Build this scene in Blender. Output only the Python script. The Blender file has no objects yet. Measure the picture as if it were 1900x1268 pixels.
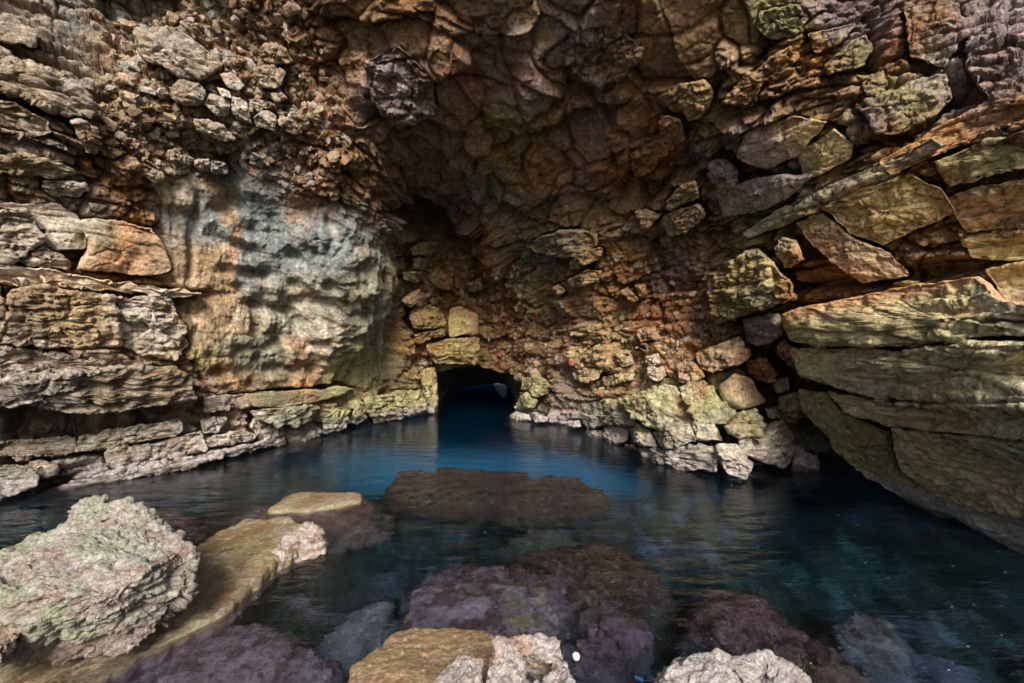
import bpy, math, random
import numpy as np
random.seed(7)
S = bpy.context.scene
COL = S.collection
# ------------------------------------------------------------------ camera
CH = 2.5          # eye height over the water
F = 844.0         # focal length in photo pixels (1900 wide)
cam_d = bpy.data.cameras.new('camera'); cam = bpy.data.objects.new('camera', cam_d); COL.objects.link(cam)
cam_d.sensor_width = 36.0; cam_d.lens = F/1900*36.0; cam_d.clip_start = 0.05; cam_d.clip_end = 500
cam.location = (0, 0, CH); cam.rotation_euler = (math.radians(90), 0, 0)
S.camera = cam
# ------------------------------------------------------------------ light
SUN_EL, SUN_AZ = math.radians(35), math.radians(174)     # azimuth clockwise from +Y: behind the camera, a little right
W = bpy.data.worlds.new('World'); S.world = W; W.use_nodes = True
nt = W.node_tree; bg = nt.nodes['Background']; sky = nt.nodes.new('ShaderNodeTexSky')
sky.sky_type = 'NISHITA'; sky.sun_disc = False; sky.sun_elevation = SUN_EL; sky.sun_rotation = SUN_AZ
sky.dust_density = 4.0; sky.air_density = 1.0; sky.ozone_density = 0.6
nt.links.new(sky.outputs[0], bg.inputs[0]); bg.inputs[1].default_value = 0.085
sd = bpy.data.lights.new('sun', 'SUN'); sd.energy = 4.9; sd.angle = math.radians(20); sd.color = (1.0, 0.93, 0.84)
sun = bpy.data.objects.new('sun', sd); COL.objects.link(sun)
import mathutils
dv = mathutils.Vector((math.sin(SUN_AZ)*math.cos(SUN_EL), math.cos(SUN_AZ)*math.cos(SUN_EL), math.sin(SUN_EL)))
sun.rotation_euler = dv.to_track_quat('Z', 'Y').to_euler(); sun.location = (4, -12, 10)
S.view_settings.view_transform = 'Standard'; S.view_settings.look = 'None'; S.view_settings.gamma = 1
S.view_settings.exposure = 0.42
S.cycles.use_denoising = True
S.cycles.max_bounces = 10; S.cycles.diffuse_bounces = 4; S.cycles.transmission_bounces = 6; S.cycles.glossy_bounces = 3
S.cycles.sample_clamp_indirect = 4.0; S.cycles.caustics_reflective = False

# ------------------------------------------------------------------ numpy noise
f32 = np.float32
def h3(ix, iy, iz, seed=0):
    n = (ix.astype(np.int64)*73856093) ^ (iy.astype(np.int64)*19349663) ^ (iz.astype(np.int64)*83492791) ^ (seed*2654435761 & 0xffffffff)
    n = n & 0xffffffff
    n = (n ^ (n >> 15)) * 2246822519 & 0xffffffff
    n = (n ^ (n >> 13)) * 3266489917 & 0xffffffff
    return (((n ^ (n >> 16)) & 0xffffff)/float(0x1000000)).astype(f32)
def vnoise(P, seed=0):
    I = np.floor(P).astype(np.int64); f = (P-I).astype(f32); w = f*f*f*(f*(f*6-15)+10)
    out = np.zeros(len(P), f32)
    for dx in (0, 1):
        wx = w[:, 0] if dx else 1-w[:, 0]
        for dy in (0, 1):
            wy = w[:, 1] if dy else 1-w[:, 1]
            for dz in (0, 1):
                wz = w[:, 2] if dz else 1-w[:, 2]
                out += wx*wy*wz*h3(I[:, 0]+dx, I[:, 1]+dy, I[:, 2]+dz, seed)
    return out*2-1
def fbm(P, sc, octv=4, seed=0, gain=0.5, ridge=False):
    o = np.zeros(len(P), f32); a = 1.0; t = 0
    Q = P*sc
    for k in range(octv):
        n = vnoise(Q + 17.3*k, seed+k)
        if ridge: n = 1-2*np.abs(n)
        o += a*n; t += a; a *= gain; Q = Q*2.03
    return o/t
def voro(P, seed=0, jit=0.9):
    """F1, F2, facet tilt value, cell random, on 3D points"""
    I = np.floor(P).astype(np.int64); n = len(P)
    F1 = np.full(n, 9., f32); F2 = np.full(n, 9., f32); tilt = np.zeros(n, f32); cid = np.zeros(n, f32)
    for dx in (-1, 0, 1):
        for dy in (-1, 0, 1):
            for dz in (-1, 0, 1):
                X, Y, Z = I[:, 0]+dx, I[:, 1]+dy, I[:, 2]+dz
                r1 = h3(X, Y, Z, seed); r2 = h3(X, Y, Z, seed+101); r3 = h3(X, Y, Z, seed+202)
                ax = (P[:, 0]-X-0.5-(r1-.5)*jit).astype(f32); ay = (P[:, 1]-Y-0.5-(r2-.5)*jit).astype(f32); az = (P[:, 2]-Z-0.5-(r3-.5)*jit).astype(f32)
                d = ax*ax+ay*ay+az*az
                m = d < F1
                F2 = np.where(m, F1, np.minimum(F2, d))
                tv = ax*(r2-.5)+ay*(r3-.5)+az*(r1-.5)
                tilt = np.where(m, tv, tilt); cid = np.where(m, (r1*7.13+r2*3.7+r3*5.1) % 1.0, cid)
                F1 = np.where(m, d, F1)
    return np.sqrt(F1), np.sqrt(F2), tilt*2, cid
def sstep(a, b, x):
    t = np.clip((x-a)/(b-a), 0, 1); return t*t*(3-2*t)

# ------------------------------------------------------------------ projection
def ray(u, v): return np.stack([(u-950.)/F, np.ones_like(u), -(v-634.)/F], -1)
def pt(u, v, Z):
    r = ray(np.asarray(u, float), np.asarray(v, float)); P = r*np.asarray(Z)[..., None]; P[..., 2] += CH; return P
def uv_of(P):
    y = np.maximum(P[:, 1], 0.3)
    return 950+F*P[:, 0]/y, 634-F*(P[:, 2]-CH)/y
def under(u, v, z):
    """point at height z seen at (u,v), bending the ray at the water surface"""
    r = ray(np.array([float(u)]), np.array([float(v)]))[0]
    if z >= 0: k = (z-CH)/r[2]; return np.array([r[0]*k, r[1]*k, z])
    k = -CH/r[2]; s = np.array([r[0]*k, r[1]*k, 0.0])
    d = r/np.linalg.norm(r); n = 1/1.33; c = -d[2]
    t = n*d + np.array([0, 0, n*c-math.sqrt(1-n*n*(1-c*c))])
    q = z/t[2]; return s+t*q

# ------------------------------------------------------------------ depth of the cave shell (metres along the view axis)
CP = [ # u, v, Z
 (-1400,-300,3.6),(-1400,400,4.6),(-1400,900,5.0),(-900,-500,3.6),(-900,100,4.8),(-900,634,6.0),(-900,1200,6.0),(-500,-300,4.6),(-500,300,6.0),(-500,800,7.0),(-450,1200,7.0),
 (0,-300,4.6),(0,0,5.7),(0,200,6.5),(0,380,7.0),(0,550,7.2),(0,700,7.3),(0,800,7.7),(0,900,7.6),(0,1150,7.9),
 (200,0,6.3),(200,200,7.4),(200,400,8.0),(200,600,8.2),(200,740,8.2),(200,800,8.6),(200,890,8.2),(250,1150,8.8),
 (400,0,6.6),(400,200,8.3),(400,330,9.0),(400,500,9.3),(400,650,9.6),(400,760,9.9),(400,860,9.4),(400,1100,10.0),
 (540,0,6.6),(540,200,8.6),(540,350,9.6),(540,500,10.4),(540,700,11.2),(540,820,11.4),(540,1100,12),
 (620,380,9.9),(650,500,10.8),(650,650,12.4),(650,790,13.4),(650,1080,14),
 (700,420,11.2),(725,520,12.6),(730,650,14.4),(780,700,15.8),(790,765,16.0),(780,1040,16.5),
 (620,-300,4.7),(620,150,8.2),(640,280,9.0),(700,100,7.6),(700,300,9.6),(740,400,12.6),(800,400,15.0),(800,450,15.6),(790,560,15.6),(830,640,15.6),(860,600,15.7),(880,690,16.2),
 (900,480,14.6),(930,560,15.8),(950,660,16.4),(940,420,13.2),(900,300,10.6),(900,200,9.2),(900,80,7.4),(900,-300,4.6),
 (1000,380,12.2),(1000,300,10.8),(1000,0,6.4),(1000,480,13.2),(1000,560,14.6),(1000,680,14.6),(1000,760,14.4),(1000,1050,15),
 (1100,480,11.8),(1100,600,12.6),(1100,700,12.6),(1100,790,12.8),(1110,1060,13.6),(1150,380,11.0),(1150,250,9.4),(1150,80,7.2),
 (1250,500,11.0),(1250,600,11.2),(1250,700,10.8),(1250,770,9.9),(1250,850,9.6),(1260,1100,10.6),(1300,400,10.0),(1300,250,8.4),(1300,80,6.8),(1300,-300,4.5),
 (1390,480,9.4),(1400,600,9.6),(1400,700,9.8),(1400,800,9.0),(1390,880,8.7),(1400,1120,9.6),
 (1480,560,8.4),(1500,640,8.6),(1500,740,9.4),(1500,800,10.2),(1510,880,9.4),(1530,1100,9.6),(1500,400,8.0),(1500,250,7.4),(1500,80,6.3),
 (1640,300,6.6),(1620,480,7.2),(1620,600,7.2),(1620,700,7.3),(1600,800,8.2),(1620,900,8.4),(1650,1120,8.6),
 (1750,900,7.4),(1750,500,6.6),(1750,650,6.4),(1750,780,6.4),(1750,150,5.7),(1700,0,5.3),
 (1900,0,4.9),(1900,200,5.4),(1900,400,5.7),(1900,550,5.8),(1900,700,5.6),(1900,800,5.5),(1900,900,5.9),(1900,1020,6.6),(1900,1200,7.2),
 (2300,-200,4.0),(2300,300,4.8),(2300,700,5.0),(2300,1100,6.0),(2800,0,3.8),(2800,634,4.6),(2800,1200,5.4),(1700,-300,4.4),(3300,634,4.2),(3300,0,3.5)]
CP = np.array(CP, float)
_k = (CP[:, 0] > -200) & (CP[:, 0] < 2000); CP[_k & (CP[:, 1] <= 0), 2] *= 1.22; CP[_k & (CP[:, 1] > 0) & (CP[:, 1] <= 150), 2] *= 1.10
def tps(r): r = np.maximum(r, 1e-6); return r*r*np.log(r)
def tps_fit(xy, val, lam=0.02):
    n = len(xy); d = np.linalg.norm(xy[:, None]-xy[None], axis=-1)
    A = np.zeros((n+3, n+3)); A[:n, :n] = tps(d)+lam*np.eye(n)
    A[:n, n] = 1; A[:n, n+1:] = xy; A[n, :n] = 1; A[n+1:, :n] = xy.T
    return np.linalg.solve(A, np.concatenate([val, [0, 0, 0]]))
_xy = CP[:, :2]/1000.; _wt = tps_fit(_xy, np.log(CP[:, 2]), 0.004)
def baseZ(u, v):
    u = np.atleast_1d(np.asarray(u, float)); v = np.atleast_1d(np.asarray(v, float)); x = u.ravel()/1000.; y = v.ravel()/1000.
    out = _wt[-3]+_wt[-2]*x+_wt[-1]*y
    for i in range(len(_xy)):
        out = out+_wt[i]*tps(np.hypot(x-_xy[i, 0], y-_xy[i, 1]))
    return np.exp(np.clip(out, np.log(3.0), np.log(18.5))).reshape(u.shape)

def poly_sd(u, v, poly):
    """signed distance in pixels, negative inside"""
    p = np.array(poly, float); n = len(p); d = np.full(u.shape, 1e9); ins = np.zeros(u.shape, bool)
    for i in range(n):
        a = p[i]; b = p[(i+1) % n]; e = b-a; L = max(e@e, 1e-9)
        t = np.clip(((u-a[0])*e[0]+(v-a[1])*e[1])/L, 0, 1)
        d = np.minimum(d, (u-a[0]-t*e[0])**2+(v-a[1]-t*e[1])**2)
        if a[1] != b[1]:
            c = ((a[1] > v) != (b[1] > v)) & (u < (b[0]-a[0])*(v-a[1])/(b[1]-a[1])+a[0]); ins ^= c
    d = np.sqrt(d); return np.where(ins, -d, d)

# ------------------------------------------------------------------ albedo map of the rock (place -> stone colour)
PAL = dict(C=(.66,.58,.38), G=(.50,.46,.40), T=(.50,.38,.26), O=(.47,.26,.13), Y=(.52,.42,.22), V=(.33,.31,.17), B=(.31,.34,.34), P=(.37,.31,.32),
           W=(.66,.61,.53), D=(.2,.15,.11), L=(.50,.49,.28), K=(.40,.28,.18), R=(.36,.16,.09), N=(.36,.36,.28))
SPL = [(40,40,90,'G'),(150,60,80,'B'),(50,140,80,'T'),(60,230,90,'G'),(150,180,60,'G'),(60,330,80,'T'),(185,250,40,'O'),(220,120,60,'T'),(180,290,35,'R'),
 (330,70,70,'G'),(420,50,80,'T'),(440,110,40,'R'),(500,40,60,'T'),(300,170,60,'T'),(350,130,40,'G'),(400,200,60,'W'),(260,260,60,'T'),(480,200,70,'G'),(540,180,70,'T'),(560,80,60,'K'),(600,150,60,'K'),
 (590,250,60,'O'),(620,330,60,'K'),(520,290,60,'P'),(560,350,40,'O'),(200,330,60,'O'),(150,350,60,'W'),(60,430,80,'W'),(160,440,30,'N'),(220,450,60,'O'),(260,470,50,'T'),
 (330,350,40,'W'),(360,400,45,'B'),(400,370,30,'T'),(410,420,20,'K'),(460,340,50,'B'),(500,390,50,'B'),(540,340,40,'B'),(350,500,50,'T'),(400,520,50,'K'),(430,470,20,'O'),(380,500,40,'T'),(380,600,50,'T'),(350,560,40,'T'),
 (60,560,80,'T'),(130,600,60,'Y'),(270,580,60,'W'),(60,660,80,'G'),(200,660,70,'W'),(60,700,70,'G'),(200,720,80,'T'),(320,710,60,'Y'),(100,770,120,'P'),(300,770,80,'P'),(200,810,100,'N'),(60,850,80,'N'),(300,840,90,'G'),(380,870,80,'W'),(460,820,60,'W'),
 (470,480,50,'B'),(500,560,40,'B'),(560,460,50,'B'),(600,420,50,'B'),(640,450,50,'B'),(690,470,40,'N'),(640,540,50,'N'),(600,560,50,'G'),(540,600,60,'N'),(480,600,50,'T'),(460,680,60,'N'),(520,680,50,'N'),(560,690,50,'O'),(600,640,60,'G'),(660,620,50,'N'),(700,600,50,'N'),
 (430,720,50,'O'),(380,680,40,'Y'),(420,760,50,'G'),(540,770,60,'N'),(640,690,50,'L'),(700,740,60,'L'),(760,740,50,'L'),(700,680,50,'N'),(760,680,40,'Y'),(770,640,30,'O'),
 (680,60,80,'K'),(720,130,60,'P'),(760,200,70,'P'),(720,40,40,'V'),(800,80,60,'K'),(850,150,50,'R'),(880,40,50,'K'),(920,60,60,'P'),(900,130,40,'B'),(960,160,60,'P'),(960,40,50,'Y'),(700,250,60,'K'),(840,260,80,'K'),(960,230,60,'V'),
 (780,300,60,'T'),(860,320,70,'P'),(940,290,60,'Y'),(1000,270,70,'K'),(1060,60,80,'P'),(1060,150,70,'K'),(1100,200,70,'P'),(1180,120,90,'K'),(1220,50,80,'K'),(930,370,50,'B'),(940,400,30,'W'),(1000,330,60,'O'),(1050,350,60,'P'),(1080,400,60,'K'),
 (700,350,60,'K'),(800,360,60,'D'),(790,410,60,'B'),(860,400,50,'P'),(880,440,40,'R'),(970,480,30,'B'),(930,450,40,'K'),
 (800,480,50,'Y'),(770,520,50,'T'),(830,520,40,'O'),(900,530,50,'K'),(800,600,40,'Y'),(860,620,50,'Y'),(760,570,30,'O'),(930,580,40,'R'),(940,640,40,'O'),(900,660,30,'K'),(980,620,40,'K'),(970,700,30,'K'),(990,740,40,'V'),(980,720,30,'L'),
 (1060,430,50,'V'),(1040,460,30,'P'),(1100,470,50,'O'),(1080,520,50,'T'),(1010,560,40,'Y'),(1060,580,60,'T'),(1150,560,60,'O'),(1130,620,60,'Y'),(1200,590,60,'R'),(1100,670,60,'T'),(1200,650,60,'T'),(1250,600,60,'O'),(1290,570,50,'R'),(1200,690,50,'W'),(1150,700,50,'Y'),(1040,700,40,'P'),(1030,640,40,'K'),
 (1100,740,50,'N'),(1050,760,40,'P'),(1200,760,60,'L'),(1300,740,50,'L'),(1265,755,22,'O'),(1330,770,30,'N'),(1100,790,50,'G'),(1200,830,60,'G'),(1270,850,60,'W'),(1250,800,40,'N'),(1380,790,40,'V'),(1440,820,40,'G'),(1360,860,40,'W'),(1480,870,40,'G'),
 (1180,400,60,'T'),(1260,370,50,'T'),(1200,330,60,'O'),(1240,270,60,'O'),(1280,240,40,'T'),(1160,300,60,'O'),(1190,280,30,'B'),(1300,300,60,'P'),(1350,320,60,'P'),(1300,450,50,'K'),(1340,400,50,'K'),(1270,480,50,'P'),
 (1270,100,70,'K'),(1320,190,50,'Y'),(1360,120,60,'T'),(1350,150,25,'W'),(1430,60,60,'V'),(1460,130,50,'O'),(1400,200,40,'O'),(1450,220,60,'K'),(1400,270,60,'P'),(1530,40,60,'P'),(1620,40,60,'P'),(1580,110,50,'V'),(1550,170,50,'K'),(1660,80,50,'R'),(1680,200,60,'V'),(1600,230,40,'P'),(1540,270,60,'Y'),(1480,330,50,'P'),
 (1740,140,60,'G'),(1850,60,90,'P'),(1800,180,60,'P'),(1720,30,60,'K'),(1880,200,60,'K'),(1780,240,40,'O'),(1700,250,50,'K'),
 (1400,420,50,'N'),(1480,380,60,'L'),(1560,330,50,'T'),(1600,400,60,'Y'),(1660,370,60,'Y'),(1750,340,50,'O'),(1820,300,60,'V'),(1860,380,60,'K'),(1680,290,40,'O'),(1560,440,60,'T'),(1500,450,50,'K'),(1520,500,50,'O'),(1650,470,60,'K'),(1750,450,60,'K'),(1850,450,60,'Y'),
 (1370,500,50,'Y'),(1400,560,40,'N'),(1350,570,30,'V'),(1480,540,40,'O'),(1500,600,60,'Y'),(1600,540,40,'O'),(1640,600,70,'Y'),(1760,570,70,'Y'),(1850,570,50,'G'),(1540,680,60,'L'),(1600,690,50,'P'),(1700,680,60,'V'),(1800,680,60,'L'),(1880,680,50,'N'),(1570,750,50,'L'),(1650,770,60,'T'),(1750,770,60,'O'),(1870,780,50,'N'),(1700,850,60,'Y'),(1800,880,60,'L'),(1880,880,50,'G'),(1850,960,60,'N'),(1600,850,60,'V'),(1660,900,60,'K'),
 (1420,610,30,'P'),(1340,660,40,'T'),(1280,690,25,'O'),(1420,680,30,'R'),(1380,730,40,'T'),(1480,750,40,'V')]
_sp = np.array([(a, b, c) for a, b, c, d in SPL], f32); _sc = np.array([PAL[d] for a, b, c, d in SPL], f32)
def albedo(P, cav, rustk=1.0, tint=None, tw=0.0, wet=True):
    """stone colour at world points; cav in 0..1 = how deep in a joint (rusty clay there, plus painted crevice shade)"""
    P = P.astype(f32); u, v = uv_of(P); u = u.astype(f32); v = v.astype(f32)
    wpx = fbm(P, 1.3, 4, 31)*55; wpy = fbm(P, 1.3, 4, 47)*55
    u = u+wpx+fbm(P, 7, 2, 5)*14; v = v+wpy+fbm(P, 7, 2, 6)*14
    out = np.zeros((len(P), 3), f32)
    CS = 60000
    for s in range(0, len(P), CS):
        uu = u[s:s+CS, None]; vv = v[s:s+CS, None]
        d = ((uu-_sp[None, :, 0])**2+(vv-_sp[None, :, 1])**2)/(_sp[None, :, 2]*0.75)**2
        w = np.exp(-d)+1.0/(1.0+d*d*40)*1e-3; w /= w.sum(1, keepdims=True)
        out[s:s+CS] = w @ _sc
    if tint is not None: out = out*(1-tw)+np.array(tint, f32)*tw
    # mottling: stains of rust, ochre and grey with shapes of their own
    n1 = fbm(P, 2.2, 4, 61); n2 = fbm(P*np.array([1, 1, 2.2], f32), 5.0, 4, 71); n3 = fbm(P, 16.0, 3, 81)
    out *= (1+0.22*n1+0.30*n2+0.30*n3)[:, None]
    rust = sstep(0.12, 0.5, fbm(P, 1.7, 4, 91)+0.5*n2)*0.32*rustk
    if np.ndim(rustk): rustk = rustk.astype(f32)
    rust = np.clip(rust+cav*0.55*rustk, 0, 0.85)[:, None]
    lum = out.mean(1, keepdims=True)
    out = out*(1-rust)+rust*np.array((.37,.18,.09), f32)*(lum/0.36)
    pale = sstep(0.25, 0.55, n2*0.6+n3*0.7)[:, None]*0.35
    out = out*(1-pale)+pale*np.array((.60,.56,.50), f32)*(0.35+lum*1.6)
    pit = sstep(0.34, 0.6, fbm(P, 9.0, 3, 121))[:, None]*0.55
    out = out*(1-pit)+pit*np.array((.06,.05,.04), f32)
    lu = out.mean(1, keepdims=True); out = np.maximum(lu+(out-lu)*1.17, .01)
    out = out*(1-0.72*np.clip(cav, 0, 1)[:, None])  # crevice shade painted into the stone colour, deepest in the joints
    if wet:   # pale lilac crust just over the water, dark weed just under it
        z = P[:, 2]+0.10*fbm(P, 1.5, 3, 99)
        a = (sstep(0.0, 0.08, z)*(1-sstep(0.22, 0.50, z)))[:, None]*0.75
        out = out*(1-a)+a*np.array((.56,.50,.50), f32)*(1+0.35*n3[:, None])
        b = (1-sstep(-0.06, 0.05, z))[:, None]
        wc = np.array((.085,.06,.06), f32)+sstep(0.0, 0.5, n2+n1)[:, None]*np.array((.13,.06,.11), f32)
        out = out*(1-b)+b*wc*(1+0.4*n3[:, None]); out = out*(1-.55*(1-sstep(.03, .10, z))[:, None]*(1-b))
    return np.clip(out, 0.01, 0.85)

# ------------------------------------------------------------------ mesh building
def mesh_obj(name, verts, faces, mat, col=None, smooth=True, parent=None, origin=True):
    verts = np.asarray(verts, f32); faces = np.asarray(faces, np.int32)
    me = bpy.data.meshes.new(name)
    o0 = verts.mean(0) if origin else np.zeros(3, f32)
    V = verts-o0
    me.vertices.add(len(V)); me.vertices.foreach_set('co', V.ravel())
    k = faces.shape[1]; me.loops.add(faces.size); me.loops.foreach_set('vertex_index', faces.ravel())
    me.polygons.add(len(faces)); me.polygons.foreach_set('loop_start', np.arange(0, faces.size, k, dtype=np.int32))
    me.polygons.foreach_set('loop_total', np.full(len(faces), k, np.int32))
    me.polygons.foreach_set('use_smooth', np.full(len(faces), smooth, bool))
    me.update(calc_edges=True)
    if col is not None:
        ca = me.color_attributes.new('Col', 'FLOAT_COLOR', 'POINT')
        c4 = np.ones((len(V), 4), f32); c4[:, :3] = col; ca.data.foreach_set('color', c4.ravel())
    me.materials.append(mat)
    o = bpy.data.objects.new(name, me); COL.objects.link(o); o.location = [float(x) for x in o0]
    if parent: o.parent = parent
    return o
def tag(o, label=None, cat=None, group=None, kind=None):
    if label: o['label'] = label
    if cat: o['category'] = cat
    if group: o['group'] = group
    if kind: o['kind'] = kind
    return o
def normals_grid(P):
    du = np.gradient(P, axis=1); dv_ = np.gradient(P, axis=0)
    n = np.cross(dv_, du); n /= np.maximum(np.linalg.norm(n, axis=-1, keepdims=True), 1e-9); return n

# ------------------------------------------------------------------ materials
def node(nt, t, **kw):
    n = nt.nodes.new(t)
    for k, v in kw.items(): setattr(n, k, v)
    return n
def rock_mat(name, rough=0.88, bump=1.0, gloss=0.25, fine=1.0):
    m = bpy.data.materials.new(name); m.use_nodes = True; t = m.node_tree; b = t.nodes['Principled BSDF']; L = t.links.new
    at = node(t, 'ShaderNodeVertexColor'); at.layer_name = 'Col'
    geo = node(t, 'ShaderNodeTexCoord')
    def noise(sc, det, rgh=0.6):
        n = node(t, 'ShaderNodeTexNoise'); n.inputs['Scale'].default_value = sc; n.inputs['Detail'].default_value = det
        n.inputs['Roughness'].default_value = rgh; L(geo.outputs['Object'], n.inputs['Vector']); return n
    n1 = noise(14*fine, 8, 0.65); n2 = noise(60*fine, 4, 0.7); n3 = noise(4*fine, 6, 0.6)
    vo = node(t, 'ShaderNodeTexVoronoi'); vo.feature = 'DISTANCE_TO_EDGE'; vo.inputs['Scale'].default_value = 7*fine
    mv = node(t, 'ShaderNodeVectorMath', operation='ADD'); L(geo.outputs['Object'], mv.inputs[0])
    sc_ = node(t, 'ShaderNodeVectorMath', operation='SCALE'); L(n3.outputs['Color'], sc_.inputs[0]); sc_.inputs['Scale'].default_value = 0.25
    L(sc_.outputs[0], mv.inputs[1]); L(mv.outputs[0], vo.inputs['Vector'])
    cr = node(t, 'ShaderNodeMapRange'); L(vo.outputs['Distance'], cr.inputs[0]); cr.inputs[1].default_value = 0.0; cr.inputs[2].default_value = 0.035; cr.inputs[3].default_value = 0; cr.inputs[4].default_value = 1
    mr = node(t, 'ShaderNodeMapRange'); L(n1.outputs['Fac'], mr.inputs[0]); mr.inputs[1].default_value = 0.25; mr.inputs[2].default_value = 0.75; mr.inputs[3].default_value = 0.5; mr.inputs[4].default_value = 1.5
    mr2 = node(t, 'ShaderNodeMapRange'); L(n2.outputs['Fac'], mr2.inputs[0]); mr2.inputs[1].default_value = 0.25; mr2.inputs[2].default_value = 0.75; mr2.inputs[3].default_value = 0.7; mr2.inputs[4].default_value = 1.3
    mu = node(t, 'ShaderNodeMath', operation='MULTIPLY'); L(mr.outputs[0], mu.inputs[0]); L(mr2.outputs[0], mu.inputs[1])
    vm = node(t, 'ShaderNodeVectorMath', operation='SCALE'); L(at.outputs['Color'], vm.inputs[0]); L(mu.outputs[0], vm.inputs['Scale'])
    L(vm.outputs[0], b.inputs['Base Color'])
    hs = node(t, 'ShaderNodeMath', operation='MULTIPLY_ADD'); L(n2.outputs['Fac'], hs.inputs[0]); hs.inputs[1].default_value = 0.28; L(n1.outputs['Fac'], hs.inputs[2])
    h2 = node(t, 'ShaderNodeMath', operation='MULTIPLY_ADD'); L(cr.outputs[0], h2.inputs[0]); h2.inputs[1].default_value = 0.22; L(hs.outputs[0], h2.inputs[2])
    bp = node(t, 'ShaderNodeBump'); bp.inputs['Strength'].default_value = 1.0; bp.inputs['Distance'].default_value = 0.10*bump; L(h2.outputs[0], bp.inputs['Height'])
    L(bp.outputs[0], b.inputs['Normal'])
    b.inputs['Roughness'].default_value = rough;  b.inputs['Specular IOR Level'].default_value = gloss
    return m
M_ROCK = rock_mat('limestone'); M_SMOOTH = rock_mat('flowstone', 0.8, 0.35, 0.3, 1.3); M_SLAB = rock_mat('worn_slab', 0.5, 0.13, 0.5, 2.6)
M_NEAR = rock_mat('limestone_near', 0.85, 0.5, 0.25, 2.2); M_SUB = rock_mat('submerged_rock', 0.9, 0.6, 0.2, 1.6)

# ------------------------------------------------------------------ traced stones: name, category, lift, bulge, roundness, colour (or None), polygon, label

BL = []
def B(name, lift, bulge, p, poly, label, col=None, cat=None, grp=None, back=0.8): BL.append((name, lift, bulge, p, poly, label, col, cat or name.replace('_', ' '), grp, back))
g1 = 'rock beds in the left wall'; g2 = 'stones lodged in the rubble of the left wall'; g3 = 'blocks over and beside the tunnel'; g4 = 'blocks of the broken right slope'; g5 = 'slabs of the right wall'; g6 = 'blocks hanging in the right roof'
# --- left wall beds
B('rock_bed', .22, .10, 4, [(0,386),(47,390),(83,435),(80,447),(26,487),(-220,490),(-220,380)], 'pale platy rock wedge cracked into flakes at the left frame edge above the long ledge', 'W', grp=g1)
B('rock_bed', .12, .06, 4, [(-220,370),(113,381),(163,416),(161,433),(83,432),(47,390),(0,384),(-220,380)], 'thin pale flaky bed running above the platy wedge towards the smooth brown face', 'W', grp=g1)
B('rock_block', .10, .06, 4, [(84,432),(151,429),(163,434),(161,459),(151,464),(99,464),(83,449)], 'small grey tan block between the platy wedge and the smooth brown face', 'N', grp=g1)
B('rock_block', .12, .07, 4, [(38,484),(83,457),(111,471),(130,485),(128,501),(47,491)], 'low orange brown triangular block in the shade below the small grey tan block', 'T', grp=g1)
B('rock_outcrop', .16, .12, 5, [(149,409),(213,404),(281,423),(303,456),(320,500),(279,513),(222,508),(140,501),(155,470),(163,445)], 'smooth rounded orange brown rock face with shallow dents in the left wall', 'T', grp=g1, cat='rock')
B('rock_ledge', .26, .10, 4, [(-220,491),(50,493),(140,508),(215,522),(300,532),(378,545),(360,553),(300,550),(150,535),(60,522),(-220,520)], 'long thin cream ledge crossing the left wall below the smooth brown face', 'W', grp=g1)
B('rock_block', .30, .16, 4, [(14,538),(60,528),(155,543),(212,553),(216,590),(222,638),(150,645),(88,645),(-6,638),(2,600),(18,575)], 'thick ochre block with a hollowed underside, largest block of the left wall', 'T', grp=g1)
B('rock_block', .28, .14, 3.5, [(-220,535),(2,530),(10,560),(2,600),(-8,636),(-220,640)], 'dark edged block cut off by the left frame edge beside the thick ochre block', 'T', grp=g1)
B('rock_block', .24, .13, 4, [(216,552),(262,549),(310,549),(324,560),(326,586),(345,600),(348,640),(338,672),(262,662),(226,642),(218,592)], 'pale blocky bed end split by a crumbly seam, right of the thick ochre block', 'W', grp=g1)
B('rock_ledge', .22, .10, 4, [(-220,644),(40,645),(120,658),(190,668),(262,672),(258,682),(150,685),(60,689),(-220,692)], 'low jagged grey ledge squeezed between the ochre block and the wide rounded bed', 'W', grp=g1)
B('rock_bed', .55, .30, 3.2, [(-220,700),(40,694),(139,686),(262,681),(328,682),(356,703),(362,728),(366,740),(320,749),(252,759),(177,764),(121,766),(33,752),(-220,735)], 'wide rounded pale bed jutting over a black hollow, right end crumbling', 'N', grp=g1)
B('rock_slab', .40, .10, 4, [(144,812),(202,798),(328,778),(337,782),(339,799),(328,807),(227,824),(182,837),(138,841)], 'long tapering pale slab lying in the shade above the waterline at left', 'N', grp=g1)
B('rock_slab', .34, .10, 4, [(-220,832),(65,815),(141,811),(142,825),(136,839),(78,847),(60,845),(-220,848)], 'grey slab broken across, left of the long tapering pale slab', 'N', grp=g1)
B('stone', .34, .12, 2.5, [(18,842),(62,838),(60,850),(45,856),(23,853)], 'small pale stone wedged under the broken grey slab', 'G', grp=g1)
B('boulder', .40, .2, 2.4, [(53,857),(76,852),(111,867),(98,885),(73,890),(55,872)], 'rounded brown boulder in the dark notch right of the greenish waterline boulder', 'T', grp=g1)
B('boulder', .60, .3, 2.6, [(-220,868),(0,866),(43,863),(67,882),(68,905),(33,915),(0,922),(-220,930)], 'greenish white boulder at the waterline by the left frame edge', 'N', grp=g1)
B('rock_bed', .30, .12, 4, [(194,840),(250,828),(308,817),(373,799),(379,812),(385,837),(353,845),(293,860),(220,877),(194,857)], 'jointed grey lilac bed stepping down to the water below the tapering slab', 'G', grp=g1)
B('rock_ledge', .34, .08, 4, [(60,914),(120,899),(212,880),(268,872),(330,853),(378,842),(415,836),(412,852),(340,872),(212,898),(80,922)], 'white crusted ledge at the waterline below the jointed grey lilac bed', 'W', grp=g1)
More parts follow.
